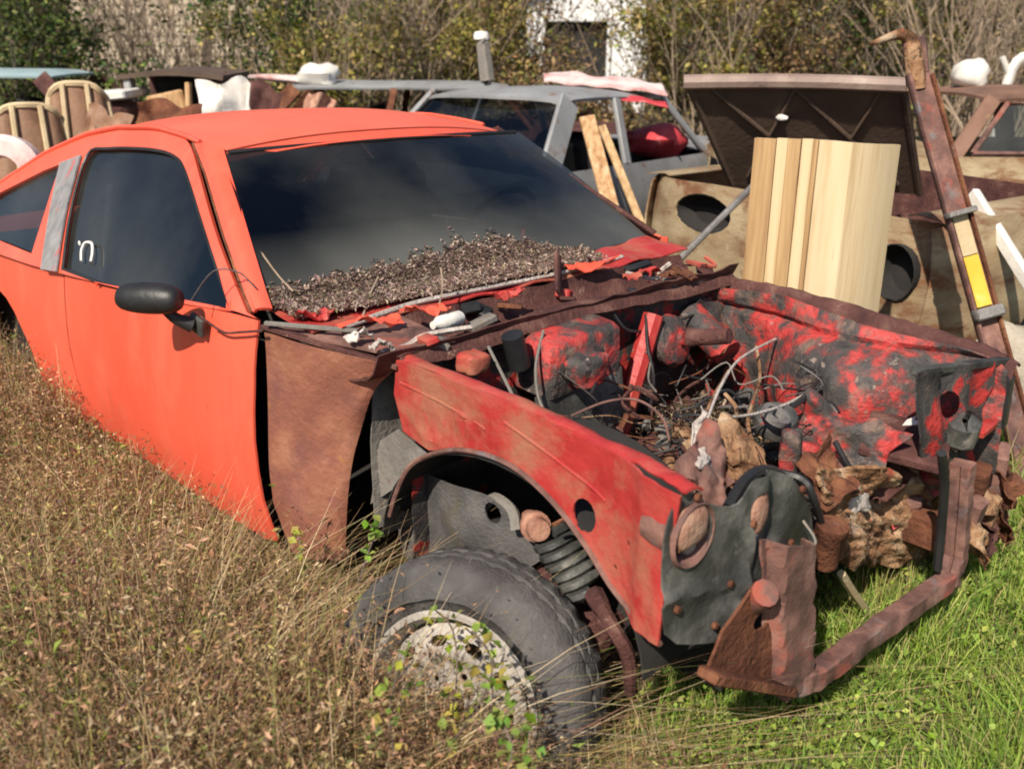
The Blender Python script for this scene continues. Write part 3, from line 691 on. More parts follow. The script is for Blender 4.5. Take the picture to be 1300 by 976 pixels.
# vertical post and bracket at the near corner of the radiator support
psd = [(p[1], p[2]) for p in ((0.62, -0.507, 0.678), (0.62, -0.339, 0.615), (0.62, -0.299, 0.476), (0.62, -0.243, 0.279), (0.62, -0.34, 0.278), (0.62, -0.426, 0.33), (0.62, -0.458, 0.509))]
POST = sheet('support_post', 'rosegrime', CAR, psd, lambda y, z: (.628-.035*max(0, min(1, (abs(y+.375+.18*(z-.45))-.055)/.008))+wob(0, y, z, 5, .006)+wob(0, y, z, 22, .004), y, z), step=.012, thick=.005, sharp=28)
br = [(p[1], p[2]) for p in ((0.585, -0.627, 0.449), (0.585, -0.591, 0.519), (0.585, -0.522, 0.58), (0.585, -0.409, 0.559), (0.585, -0.343, 0.28), (0.585, -0.471, 0.338))]
sheet('bumper_bracket', 'rust', CAR, br, lambda y, z: (.585+.10*(y+.6)+wob(0, y, z, 5, .006)+wob(0, y, z, 25, .004), y, z), holes=[ell((0.585, -0.494, 0.413)[1], (0.585, -0.494, 0.413)[2], .007, .007, 8), ell((0.585, -0.468, 0.494)[1], (0.585, -0.468, 0.494)[2], .03, .022, 10)], step=.02, thick=.006, sharp=28)
MB().bar((0.6, -0.65, 0.461), (0.62, -0.375, 0.3), .045, .022).build('bracket_foot', 'rust', CAR)
MB().tube([(0.575, -0.479, 0.524), (0.62, -0.506, 0.577)], .026, 12).build('tow_bush', 'rosegrime', CAR)
def beam(name, m_, pts, wd, th, seed, up=(0, 0, 1)):
    """dented square-section beam along a polyline"""
    mb = MB(); P_ = [Vector(p) for p in pts]; N_ = 14
    rows = []
    for i in range(len(P_)-1):
        for k in range(N_+(i == len(P_)-2)): rows.append((P_[i].lerp(P_[i+1], k/N_), (P_[i+1]-P_[i]).normalized()))
    vs = []; sec = [(-1, -.8), (-.8, -1), (.8, -1), (1, -.8), (1, -.2), (.72, 0), (1, .2), (1, .8), (.8, 1), (-.8, 1), (-1, .8)]
    for j, (p, d) in enumerate(rows):
        y_ = Vector(up).cross(d).normalized(); z_ = d.cross(y_)
        for q, (a_, b_) in enumerate(sec):
            e = 1+.16*mnoise.noise(Vector((j*.35+seed, q*.5, 1.3)))
            vs.append(p+y_*a_*wd/2*e+z_*b_*th/2*e)
    n = len(sec)
    fs = [(i*n+k, i*n+(k+1) % n, (i+1)*n+(k+1) % n, (i+1)*n+k) for i in range(len(rows)-1) for k in range(n)]
    fs += [tuple(range(n-1, -1, -1)), tuple(range((len(rows)-1)*n, len(rows)*n))]
    return mb.add(vs, fs).build(name, m_, CAR, sharp=30)
beam('lower_crossbar', 'rosegrime', [(0.602, -0.367, 0.29), (0.626, -0.27, 0.28), (0.639, 0.009, 0.28), (0.663, 0.311, 0.285)], .040, .050, 1)
beam('far_support_post', 'rosegrime', [(0.64, 0.387, 0.233), (0.635, 0.423, 0.301), (0.63, 0.407, 0.449), (0.625, 0.389, 0.565)], .040, .050, 4, up=(1, 0, 0))
# crusted front of the bay between the posts
fa, fb, fc, fd = Vector((0.47, -0.065, 0.638)), Vector((0.5, 0.664, 0.437)), Vector((0.46, 0.039, 0.364)), Vector((0.46, 0.883, 0.006))
def sub(u, v):
    p = fa.lerp(fb, v).lerp(fc.lerp(fd, v), u); q = .06*mnoise.fractal(Vector((u*2.2, v*3.6, 2.2)), .85, 2.1, 6)+.03*math.sin(u*3.1)
    if u > .93: p = p+Vector((0, 0, .03*mnoise.noise(Vector((v*14, 0, 0)))))
    return tuple(p+Vector((q, -q*.4, q*.4)))
MB().grid(sub, 60, 90).build('front_subframe', 'tanrust', CAR, solid=.01, sharp=50)
MB().tube(smooth([(0.66, 0.142, 0.676), (0.655, 0.208, 0.566), (0.65, 0.249, 0.427), (0.65, 0.265, 0.331)], 5), [.011]*16, 7).build('hood_latch_rod', 'black', CAR)
# left front corner: remains of the far lamp housing and bumper mount
lb = MB()
FLP = [(.20, .82), (.62, .775), (.70, .74), (.70, .50), (.60, .44), (.46, .47), (.30, .56), (.22, .66)]
sheet('far_lamp_panel', 'redblack2', CAR, FLP, lambda y, z: (.565+.05*(y-.2)+.012*math.sin(z*22)+.012*math.sin(y*45)+wob(0, y, z, 9, .02), y, z), holes=[ell(.60, .66, .035, .055, 14), ell(.40, .70, .03, .035, 12)], step=.03)
MB().box((.60, .64, .66), (.06, .07, .17), (.1, 0, .1), .3).build('far_lamp_housing', 'black', CAR)
MB().box((.60, .43, .63), (.07, .10, .09), (.1, .1, .2), .3).build('relay_box', 'blackpanel', CAR)
MB().box((.62, .52, .62), (.03, .09, .022), (.1, .1, 0), .2).build('red_connector', 'redfend', CAR)
MB().bar((.52, .28, .80), (.60, .66, .765), .025, .02).build('far_top_bracket', 'blackpanel', CAR)
for i, (c, d, r_, m_) in enumerate([((.60, .60, .42), (.05, .12, .16), (.1, .1, .2), 'rust'), ((.61, .72, .42), (.04, .09, .18), (.2, 0, .3), 'rosegrime'), ((.60, .66, .30), (.08, .05, .18), (0, .1, .1), 'tanrust'), ((.63, .50, .36), (.04, .06, .16), (.1, .2, 0), 'rosegrime'), ((.61, .76, .30), (.04, .05, .13), (.1, 0, .4), 'tanrust')]):
    MB().box(c, d, r_, .15).build('bumper_mount', m_, CAR)
    crumple('mount_scale', ['tanrust', 'rust', 'darkrust'][i % 3], (c[0]+.02, c[1], c[2]), .14, .13, (.2*i, 1.2, .3*i), .05, 80+i)
MB().box((0.5, 0.34, 0.6), (.20, .22, .025), (.12, .10, .35), .2).build('battery_tray', 'darkrust', CAR)
sheet('torn_label', 'white', CAR, [(0, 0), (.05, .005), (.055, .045), (.03, .05), (.035, .10), (.01, .06)], lambda u, v: tuple(Vector((0.498, 0.308, 0.64))+Vector((.6*u-.2*v, .7*u+.5*v, .012+.04*v))), step=.03, thick=.002)

# ---------------------------------------------------------------- engine bay
def lin_y(x, z):
    d = math.hypot((x-.24)/.24, (z-.60)/.20)
    y = .60 - .20*math.exp(-(d**3)) if d < 3 else .60
    y += .03*math.exp(-((z-.77)/.012)**2)
    return y + wob(x, 0, z, 6, .016)+wob(x, 4, z, 17, .008)+wob(x, 4, z, 40, .004)
lo = [(p[0], p[2]) for p in ((-0.26, 0.63, 0.822), (-0.026, 0.63, 0.838), (0.271, 0.63, 0.812), (0.531, 0.63, 0.789), (0.627, 0.63, 0.755))]
sheet('far_inner_fender', 'redblack', CAR, lo+[(.64, .48), (.45, .33), (.2, .26), (-.27, .26), (-.27, .80)], lambda x, z: (x, lin_y(x, z), z), step=.018)
rail = smooth([(-0.25, 0.657, 0.832), (-0.032, 0.64, 0.84), (0.266, 0.64, 0.813), (0.528, 0.64, 0.788), (0.631, 0.64, 0.754)], 8)
def rl(u, v):
    k = u*(len(rail)-1); i = min(int(k), len(rail)-2); p = Vector(rail[i]).lerp(Vector(rail[i+1]), k-i)
    return (p.x, p.y-.02+.055*v, p.z+.012*math.sin(v*3.1)-.025*(1-v)**4+wob(u*14, v, 1, 2, .007))
MB().grid(rl, 60, 8).build('far_fender_rail', 'darkrust', CAR, solid=.006)
# firewall furniture
hb = MB().box((-.20, -.14, .77), (.13, .30, .15), (.04, .12, .05), .1, .9); hb.build('heater_box', 'redblack', CAR)
MB().grid(lambda u, v: (-.15+.03*u, -.32+.33*v, .715-.15*u+wob(u*2, v*4, 3, 2, .02)), 8, 12).build('heater_apron', 'blackpanel', CAR, solid=.005)
MB().lathe([(0, .05), (.02, .05), (.022, .035), (.05, .03), (.07, .02), (.078, 0), (.06, -.05), (0, -.05)], 28, wheel_matrix((-.18, .27, .73), (.9, .1, .3))).build('brake_booster', 'redblack', CAR)
MB().lathe([(0, .12), (.022, .12), (.024, .02), (.03, 0), (0, 0)], 16, wheel_matrix((-.10, .25, .76), (.9, .1, .2))).build('master_cylinder', 'darkrust', CAR)
MB().tube([(-.24, .44, .76), (-.08, .42, .68)], [.05, .045], 12).build('blower_duct', 'redblack', CAR)
MB().tube(smooth([(-0.194, 0.2, 0.816), (-0.19, 0.15, 0.711), (-0.186, 0.1, 0.607), (-0.182, 0.05, 0.503), (-0.179, 0, 0.423)], 5), [.03]*21, 8).build('steering_shaft', 'redfend', CAR)
MB().lump((-0.1, -0.19, 0.767), (.08, .10, .08), (0, 0, 0), .4, 3, 24, .6, 31).build('wiper_motor', 'redblack', CAR)
MB().tube([(-0.2, -0.354, 0.866), (-0.2, -0.326, 0.78)], .028, 12).build('ignition_coil', 'black', CAR)
MB().lump((-0.2, -0.483, 0.825), (.06, .07, .05), (0, 0, 0), .3, 3, 24, .5, 37).build('regulator', 'redfend', CAR)
# the driveline: block, heads, gearbox hump, pans, odd castings
ENG = MB().box((.10, .03, .40), (.46, .32, .24), (0, .04, .06), .2).build('engine_block', 'darkrust', CAR)
MB().lathe([(0, .012), (.10, .01), (.115, 0), (.115, -.03), (.10, -.04), (0, -.04)], 30, wheel_matrix((.41, .06, .44), (1, 0, 0))).build('crank_pulley', 'rust', ENG)
items = [
 # (point, size, rot, amp, sq, material, name)
 ((0.45, 0.157, 0.488), (.12, .13, .09), .5, .7, 'pale', 'water_pump'),
 ((0.47, 0.458, 0.403), (.10, .16, .06), .4, .6, 'rosegrime', 'idler_bracket'),
 ((0.46, 0.554, 0.434), (.12, .16, .08), .4, .6, 'redfend', 'tray_support'),
 ((0.5, -0.017, 0.447), (.075, .085, .10), .15, .8, 'rust', 'oil_filter'),
 ((0.4, -0.055, 0.654), (.05, .06, .15), .3, .7, 'redblack', 'red_standpipe'),
 ((0.46, -0.23, 0.643), (.08, .10, .08), .5, .7, 'greypanel', 'fan_hub'),
]
for i, (c, d, a, q, m_, nm) in enumerate(items):
    d = tuple(.8*q_ for q_ in d)
    MB().lump(c, d, (.3*(i % 3)-.3, .2*(i % 4)-.2, .5*i), a*.8, 3.2, 30, q*.7, 40+i).build(nm, m_, CAR, sharp=55)
MB().lathe([(0, 0), (.030, 0), (.032, .01), (.032, .085), (.036, .09), (.036, .11), (.02, .115), (0, .115)], 20, Matrix.Translation((0.52, -0.075, 0.427)) @ rotm(.1, .15, 0)).build('oil_filter_can', 'rust', CAR)
MB().lathe([(0, .03), (.03, .03), (.05, .02), (.055, 0), (.05, -.02), (0, -.02)], 20, Matrix.Translation((0.3, 0.047, 0.675)) @ rotm(.3, .2, 0)).build('vent_flange', 'blackpanel', CAR)
MB().lathe([(.024, 0), (.036, .004), (.036, .02), (.024, .02)], 20, Matrix.Translation((0.32, -0.005, 0.701)) @ rotm(-.1, .5, 0), True).build('clamp_ring', 'steel', CAR)
crumple('fan_shroud_piece', 'rosegrime', (0.42, -0.409, 0.729), .13, .14, (.5, .9, .6), .03, 3, n=20)
crumple('fan_shroud_piece', 'tanrust', (0.4, -0.281, 0.703), .18, .16, (.2, .7, .2), .03, 5, n=20)
crumple('exhaust_casting', 'tanrust', (0.42, -0.279, 0.681), .16, .14, (-.2, .6, 1.2), .08, 7)
crumple('shroud_flap', 'pale', (0.36, -0.359, 0.757), .05, .20, (.3, .9, .9), .03, 8)
crumple('water_neck', 'rust', (0.46, 0.015, 0.603), .13, .14, (.4, .8, .2), .04, 61, n=20)
crumple('tray_flap', 'redfend', (0.48, 0.438, 0.427), .12, .18, (.1, .9, .1), .05, 62)
crumple('tray_flap', 'darkrust', (0.47, 0.296, 0.518), .10, .16, (.2, .6, .1), .05, 63)
crumple('apron_skirt', 'redblack', (0.4, 0.183, 0.615), .24, .16, (.9, .3, .2), .07, 11, n=18)
crumple('firewall_flap', 'redblack2', (-0.22, 0.566, 0.693), .20, .26, (0, 1.3, .1), .04, 17, n=16)
rk = random.Random(23)
for i in range(40):
    a = (rk.uniform(-.2, .46), rk.uniform(-.30, .42), rk.uniform(.42, .52))
    crumple('metal_scrap', rk.choice(['redblack', 'blackpanel', 'redblack2', 'darkrust', 'darkrust', 'rust', 'blackpanel', 'blackpanel', 'tanrust', 'rosegrime', 'greypanel']), a, rk.uniform(.04, .11), rk.uniform(.03, .09), (rk.uniform(-1.2, 1.2), rk.uniform(-1.2, 1.2), rk.uniform(0, 3)), rk.uniform(.03, .08), 30+i, n=7)
# frame rails
MB().bar((-.3, -.30, .34), (.60, -.30, .34), .08, .10).build('frame_rail', 'dark', CAR)
MB().bar((-.3, .46, .34), (.62, .44, .34), .08, .10).build('frame_rail', 'rust', CAR)
MB().bar((.36, -.42, .38), (.36, .50, .34), .12, .08).build('front_crossmember', 'tanrust', CAR)
# hoses, leads and wires
WIRES = [
 ([(0, -0.357, 0.713), (0.05, -0.291, 0.745), (0.1, -0.237, 0.748), (0.15, -0.209, 0.712), (0.2, -0.243, 0.677)], .0032, 'rosegrime'),
 ([(0.35, -0.38, 0.708), (0.3, -0.257, 0.747), (0.2, -0.049, 0.763), (0.1, 0.192, 0.757), (0, 0.541, 0.719)], .0036, 'pale'),
 ([(0.37, -0.42, 0.692), (0.3, -0.284, 0.727), (0.2, -0.079, 0.741), (0.1, 0.14, 0.736)], .004, 'tanrust'),
 ([(0.33, -0.213, 0.763), (0.33, -0.099, 0.742), (0.3, 0.095, 0.709), (0.25, 0.305, 0.68)], .0036, 'pale'),
 ([(0.2, -0.029, 0.739), (0.25, -0.052, 0.718), (0.3, -0.144, 0.707)], .005, 'tanrust'),
 ([(0.3, 0.099, 0.692), (0.3, 0.171, 0.705), (0.25, 0.341, 0.705)], .008, 'black'),
 ([(-0.2, -0.03, 0.813), (-0.1, -0.13, 0.77), (-0.05, -0.23, 0.723)], .004, 'black'),
 ([(-0.2, 0.172, 0.82), (-0.15, 0.12, 0.749), (-0.1, 0.09, 0.677), (0, -0.055, 0.65)], .004, 'black'),
 ([(-0.2, -0.244, 0.855), (-0.15, -0.322, 0.781), (-0.1, -0.345, 0.698), (0, -0.34, 0.645)], .004, 'greypanel'),
 ([(-0.22, -0.414, 0.845), (-0.15, -0.429, 0.786), (-0.1, -0.439, 0.742)], .004, 'greypanel'),
 ([(0, 0.435, 0.717), (0.1, 0.3, 0.677), (0.25, 0.004, 0.683), (0.33, -0.105, 0.676)], .005, 'tanrust'),
 ([(0.4, 0.161, 0.621), (0.45, 0.182, 0.547), (0.48, 0.279, 0.505)], .007, 'black'),
 ([(-0.22, 0.058, 0.837), (-0.2, 0.104, 0.787), (-0.2, 0.249, 0.771), (-0.2, 0.402, 0.778)], .004, 'black'),
 ([(0.45, -0.185, 0.662), (0.5, -0.173, 0.656), (0.52, -0.147, 0.599), (0.5, 0.032, 0.366)], .009, 'black'),
 ([(0.5, 0.071, 0.334), (0.5, 0.164, 0.236), (0.5, 0.297, 0.108)], .011, 'cream'),
]
for i, (p, r, m_) in enumerate(WIRES):
    MB().tube(smooth(p, 6), r, 6).build('hose' if r > .0055 else 'wire', m_, CAR)
rr = random.Random(5)
for i in range(60):
    a = Vector((rr.uniform(-.2, .45), rr.uniform(-.45, .5), rr.uniform(.52, .70)))
    pts = [a]
    for k in range(4):
        pts.append(pts[-1]+Vector((rr.uniform(-.09, .09), rr.uniform(-.09, .09), rr.uniform(-.05, .05))))
    MB().tube(smooth(pts, 5), rr.choice([.0018, .0022, .003, .0045]), 5).build('wire', rr.choice(['black', 'darkrust', 'tanrust', 'rust', 'redblack2', 'greypanel', 'black']), CAR)
for i in range(22):
    a = (rr.uniform(-.18, .42), rr.uniform(-.30, .40), rr.uniform(.40, .52))
    d = [rr.uniform(.03, .09) for _ in range(3)]
    if i % 2: MB().box(a, d, (rr.uniform(-1, 1), rr.uniform(-1, 1), rr.uniform(0, 3)), .25).build('engine_fitting', rr.choice(['darkrust', 'rust', 'blackpanel', 'redblack2', 'black', 'darkrust']), CAR)
    else: MB().lump(a, d, (rr.uniform(-1, 1), rr.uniform(-1, 1), rr.uniform(0, 3)), .5, 3, 20, .5, i).build('engine_fitting', rr.choice(['darkrust', 'tanrust', 'redblack', 'redblack', 'black', 'rosegrime']), CAR)

for i in range(26):
    a = Vector((rr.uniform(-.2, .42), rr.uniform(-.32, .40), rr.uniform(.44, .60)))
    if i % 2:
        b = a+Vector((rr.uniform(-.16, .16), rr.uniform(-.16, .16), rr.uniform(-.08, .08)))
        MB().tube(smooth([a, a.lerp(b, .5)+Vector((0, 0, rr.uniform(-.03, .05))), b], 5), rr.uniform(.009, .02), 8).build('coolant_hose', rr.choice(['black', 'darkrust', 'redblack2', 'greypanel', 'tanrust']), CAR)
    else:
        b = a+Vector((rr.uniform(-.12, .12), rr.uniform(-.12, .12), rr.uniform(-.10, .03)))
        m1 = a.lerp(b, .5)+Vector((rr.uniform(-.04, .04), rr.uniform(-.04, .04), .03))
        MB().bar(a, m1, rr.uniform(.02, .05), .004).bar(m1, b, rr.uniform(.02, .05), .004).build('bent_bracket', rr.choice(['redblack', 'rust', 'darkrust', 'steel', 'tanrust', 'redfend']), CAR)
# ---------------------------------------------------------------- door mirror, wires, interior
mb = MB()
def mir(u, v):
    a = 2*math.pi*v; t = u*math.pi
    c = Vector((-.90, -.93, .925)); dl = Vector((.84, .52, .02)); dp = Vector((.52, -.84, 0))
    r = math.sin(t)**.42
    top = 1.0 if math.sin(a) > 0 else .85
    return tuple(c-dl*math.cos(t)*.088+dp*math.cos(a)*.040*r+Vector((0, 0, math.sin(a)*.043*r*top)))
MIR = mb.grid(mir, 18, 20).build('side_mirror', 'black', door)
mb = MB().tube(smooth([(-.88, -.905, .905), (-.865, -.885, .875), (-.85, -.85, .855)], 4), [.016, .015, .014, .014, .015, .016, .018, .02, .022], 10)
mb.build('mirror_foot', 'black', door)
MB().box((-.845, -.838, .853), (.06, .014, .05), (0, .2, 0), .3).build('mirror_base', 'blackpanel', door)
MB().tube(smooth([(-.80, -.87, .93), (-.77, -.82, 1.0), (-.72, -.78, 1.0), (-.68, -.76, .965)], 5), .0022, 5).build('mirror_wire', 'black', CAR)
MB().tube(smooth([(-.77, -.865, .895), (-.72, -.835, .86), (-.64, -.83, .875), (-.56, -.82, .893)], 5), .0032, 5).build('mirror_wire', 'darkrust', CAR)
# window sticker: a small loop mark and dot
st = MB().tube(smooth([Vector(p)+Vector((0, -.004, 0)) for p in ((-1.653, -0.8, 0.889), (-1.685, -0.783, 0.915), (-1.684, -0.768, 0.938), (-1.64, -0.766, 0.941), (-1.608, -0.78, 0.92), (-1.589, -0.796, 0.896))], 4), .0045, 5)
st.lump((-1.729, -0.774, 0.93), (.016, .006, .016), amp=.1)
st.build('window_sticker', 'white', CAR)
# interior
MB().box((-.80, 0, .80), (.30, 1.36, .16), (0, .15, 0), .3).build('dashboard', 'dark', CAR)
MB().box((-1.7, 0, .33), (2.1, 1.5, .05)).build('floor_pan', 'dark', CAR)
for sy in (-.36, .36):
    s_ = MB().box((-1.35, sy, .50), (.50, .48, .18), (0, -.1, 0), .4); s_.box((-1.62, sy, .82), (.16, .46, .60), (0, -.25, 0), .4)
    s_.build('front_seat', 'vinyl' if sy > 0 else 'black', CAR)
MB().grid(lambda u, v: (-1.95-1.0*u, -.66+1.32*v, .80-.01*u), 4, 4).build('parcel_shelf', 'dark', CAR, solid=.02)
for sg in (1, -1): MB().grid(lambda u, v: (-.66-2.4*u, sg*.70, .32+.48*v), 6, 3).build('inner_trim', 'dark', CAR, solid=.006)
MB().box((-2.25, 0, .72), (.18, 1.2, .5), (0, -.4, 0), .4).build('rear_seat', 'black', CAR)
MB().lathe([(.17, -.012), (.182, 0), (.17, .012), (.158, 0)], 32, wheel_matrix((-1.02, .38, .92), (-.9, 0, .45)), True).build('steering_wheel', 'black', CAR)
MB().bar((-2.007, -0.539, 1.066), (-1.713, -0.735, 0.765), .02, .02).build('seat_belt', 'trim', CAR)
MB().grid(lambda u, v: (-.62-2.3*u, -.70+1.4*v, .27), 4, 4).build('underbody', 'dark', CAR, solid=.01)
MB().grid(lambda u, v: (-3.22+.04*math.sin(3.1*u), -.68+1.36*v, .32+.52*u), 6, 12).build('tail_panel', 'orange', CAR, solid=.01)
MB().lump((-2.186, -0.8, 0.25), (.05, .04, .07), (0, .4, 0), .3, 3, 10, .8, 3).build('rocker_patch', 'white', CAR)
# ================================================================== the other wrecks
def derelict(name, label, loc, rz, body, top, L=4.3, W=1.72, roofz=1.3, cab=(-1.35, -1.80, -2.85, -3.3), hood='closed', lamps=True, glass=(), noparts=(), roofm=None, pill=None, pw=1, belt_z=.88, dz=0, lampr=((.66, .10, .10, .66), (-.66, .10, .10, .66)), clip=False, nz_=.84):
    C_ = thing(name, label, 'car', (loc[0], loc[1], 0), rz, local=True, group='wrecks parked behind the orange coupe')
    h = W/2; sill = .30+dz; nose = nz_+dz; bz = belt_z+dz
    top = top or body; pill = pill or top
    def yy(z): return h-.05*((z-sill-.3)/.3)**2
    a0, a1, c1, c0 = cab
    for sg in (1, -1):
        def arch(cx): return [(cx+.34*math.cos(t), sill+.34*math.sin(t)) for t in np.linspace(0, math.pi, 10)]
        out = [(0, sill+.12), (-.02, nose-.03), (-.12, nose), (a0, bz), (a0-.05, sill+.1), (a0+.05, sill)] + arch(-.82)[::-1] + [(-.1, sill)] if clip else None
        out = out or [(0, sill+.12), (-.02, nose-.03), (-.12, nose), (a0, bz), (c0, bz), (-L+.1, bz-.04), (-L, bz-.12), (-L, sill+.1), (-L+.1, sill)]
        if not clip: out += [(x, z) for x, z in arch(-L+.95)[::-1]] + [(x, z) for x, z in arch(-.82)[::-1]] + [(-.1, sill)]
        sheet('body_side', body, C_, out, lambda x, z: (x-.10*(abs(yy(z))-h+.05)*0, sg*(yy(z)-(.10*((x+.20)/.20)**2 if x > -.20 else 0)+wob(x, sg, z, 4, .008)), z), step=.14, thick=.01)
        # fender top
        MB().grid(lambda u, v: (-.04+(a0+.04)*u, sg*(yy(nose)-.20*v), nose+(bz-nose)*u+.02*math.sin(v*1.6)-.012*(v > .95)), 10, 5).build('fender_top', body, C_, solid=.006)
        # pillars
        ty = h-.24
        for nm, (xa, xb), w_ in (('front_pillar', (a0, a1), .05), ('centre_pillar', ((a0+c0)/2-.06, (a1+c1)/2), .07), ('rear_pillar', (c0+.08, c1+.06), .16)):
            if nm in noparts or clip: continue
            MB().bar((xa, sg*(h-.07), bz-.01), (xb, sg*ty, roofz-.02), .035, w_*pw, up=(1, 0, 0) if nm != 'rear_pillar' else (1, 0, 0)).build(nm, pill, C_)
        if 'side' in glass:
            xm = (a0+c0)/2-.06; xn = (a1+c1)/2
            for (p, q, r, s) in (((a0, bz), (xm, bz), (xn, roofz-.03), (a1, roofz-.03)), ((xm, bz), (c0, bz), (c1, roofz-.03), (xn, roofz-.03))):
                MB().add([(p[0], sg*(h-.075), p[1]), (q[0], sg*(h-.075), q[1]), (r[0], sg*ty, r[1]), (s[0], sg*ty, s[1])], [(0, 1, 2, 3)]).build('side_window', 'glassc', C_)
    # front
    holes = [ell(y, lz+dz, rx, rz_, 18) for (y, rx, rz_, lz) in lampr] if lamps else []
    fr = [(-h+.05, sill+.05), (h-.05, sill+.05), (h-.035, .6+dz), (h-.08, nose-.01), (.4, nose+.005), (-.4, nose+.005), (-h+.08, nose-.01), (-h+.035, .6+dz)]
    gr = [] if clip else [[(-.42, .56+dz), (.42, .56+dz), (.42, .76+dz), (-.42, .76+dz)]]
    F_ = sheet('front_panel', body, C_, fr, lambda y, z: (-.01-.16*(y/h)**6+.03*math.cos((z-.6-dz)*5)+wob(0, y, z, 4, .012), y, z), holes=holes+gr, step=.07, thick=.01)
    for (y, rx, rz_, lz) in (lampr if lamps else ()):
        MB().lathe([(1.02, .0), (1.0, -.03), (.8, -.10), (0, -.12)], 20, wheel_matrix((.0, y, lz+dz), (1, 0, 0)) @ Matrix.Diagonal((rx, rz_, 1, 1)), cap=False).build('headlight_bucket', 'dark', F_, solid=.004)
    MB().box((-.62, 0, .45+dz), (1.0, W-.55, .30), bev=.2).build('engine_lump', 'darkrust', C_)
    MB().grid(lambda u, v: (-.10, -h+.1+(W-.2)*v, sill+.05+.42*u), 3, 6).build('radiator_wall', 'dark', C_, solid=.01)
    # hood
    hw = h-.19
    if hood == 'closed':
        MB().grid(lambda u, v: (-.05+(a0+.05)*u, -hw+2*hw*v, nose+.012+(bz-nose+.012)*u+.03*(1-(2*v-1)**2)), 10, 10).build('hood', body, C_, solid=.01)
    if clip:
        MB().grid(lambda u, v: (a0-.02+.03*math.sin(v*9), -h+.1+(W-.2)*v, sill+(bz-sill)*u), 8, 12).build('firewall', 'darkrust', C_, solid=.01)
        for sg in (1, -1): MB().lathe([(.18, -.09), (.27, -.1), (.31, -.07), (.31, .07), (.27, .1), (.18, .09), (.17, .03), (0, .03)], 28, wheel_matrix((-.82, sg*(h-.14), .30+dz), (0, sg, 0))).build('wheel', 'tyre', C_)
        return C_
    # trunk, tail
    MB().grid(lambda u, v: (c0-.05+(-L+.1-c0)*u, -h+.08+(W-.16)*v, bz-.01-.06*u+.03*(1-(2*v-1)**2)), 8, 10).build('trunk_lid', body, C_, solid=.01)
    sheet('tail_panel', body, C_, fr, lambda y, z: (-L+.01+.04*(y/h)**4, y, z), step=.12, thick=.01)
    # roof
    def rf(u, v):
        s = 2*v-1; x = a1+.03+(c1-.06-a1)*u
        ed = min(u, 1-u)*4
        return (x+(.05*(1-s*s))*(1-2*u), s*(h-.235), roofz+.045*(1-abs(s)**2.5)*min(1, .35+ed)-.03*max(0, .5-ed)-.012*(abs(s) > .99)+wob(x, s, 1, 2, .008))
    MB().grid(rf, 16, 16).build('roof', roofm or top, C_, solid=.02)
    if 'front' in glass: MB().grid(lambda u, v: (a0+(a1-a0)*u, (2*v-1)*(h-.1-.15*u), bz+(roofz-.02-bz)*u), 2, 4).build('windshield', 'glassc', C_)
    if 'rear' in glass: MB().grid(lambda u, v: (c0+(c1-c0)*u, (2*v-1)*(h-.1-.15*u), bz+(roofz-.02-bz)*u), 2, 4).build('rear_window', 'glass', C_)
    MB().box(((a0+c0)/2, 0, sill+.03), (abs(c0-a0)+.5, W-.2, .05)).build('floor_pan', 'dark', C_)
    MB().box((a0-.1, 0, bz-.12), (.25, W-.25, .16), bev=.3).build('dashboard', 'dark', C_)
    for sg in (1, -1):
        b = MB().box(((a0+c0)/2+.05, sg*.38, .50+dz), (.5, .5, .2), bev=.4); b.box(((a0+c0)/2-.22, sg*.38, .80+dz), (.16, .5, .52), (0, -.25, 0), .4)
        b.build('front_seat', 'dark', C_)
    for wx in (-.82, -L+.95):
        for sg in (1, -1):
            mb = MB().lathe([(.18, -.09), (.27, -.1), (.31, -.07), (.31, .07), (.27, .1), (.18, .09), (.17, .03), (0, .03)], 28, wheel_matrix((wx, sg*(h-.14), .30+dz), (0, sg, 0)))
            mb.build('wheel', 'tyre', C_)
    return C_

# tan/brown wreck facing the coupe, hood up
TAN = derelict('tan_front_end', 'rusty tan car front end with its dark hood raised behind the wood panel', (-.966, 2.04), math.atan2(-.97, -.245), 'tan', 'brown', W=1.98, cab=(-1.15, -1.72, -2.9, -3.4), hood='open', lampr=((.74, .10, .115, .68), (-.42, .21, .095, .755)), clip=True, nz_=.90, belt_z=.94)
TINV = (Matrix.Translation((-.966, 2.04, 0)) @ Matrix.Rotation(math.atan2(-.97, -.245), 4, 'Z')).inverted()
HC = [TINV @ Vector(p) for p in ((-1.399, 2.393, 0.884), (-0.641, 2.992, 0.851), (-1.374, 1.914, 1.387), (-0.575, 2.494, 1.385))]
def hoodpt(u, v, o):
    p = HC[0].lerp(HC[1], v).lerp(HC[2].lerp(HC[3], v), u); n = (HC[1]-HC[0]).cross(HC[2]-HC[0]).normalized()
    if n.x > 0: n = -n
    return tuple(p+n*(o+.025*math.sin(v*math.pi)*(1 if o > 0 else .6)))
HD = MB().grid(lambda u, v: hoodpt(u, v, .016), 12, 12).build('hood', 'hoodtop', TAN)
MB().grid(lambda u, v: hoodpt(u, v, -.012), 12, 12).build('hood_liner', 'hood', HD)
MB().tube([hoodpt(1.0, v, -.004) for v in np.linspace(0, 1, 13)], .034, 8).build('hood_front_edge', 'hoodtop', HD)
for v0 in (.02, .98): MB().tube([hoodpt(u, v0, -.01) for u in np.linspace(0, 1, 8)], .016, 6).build('hood_side_edge', 'hood', HD)
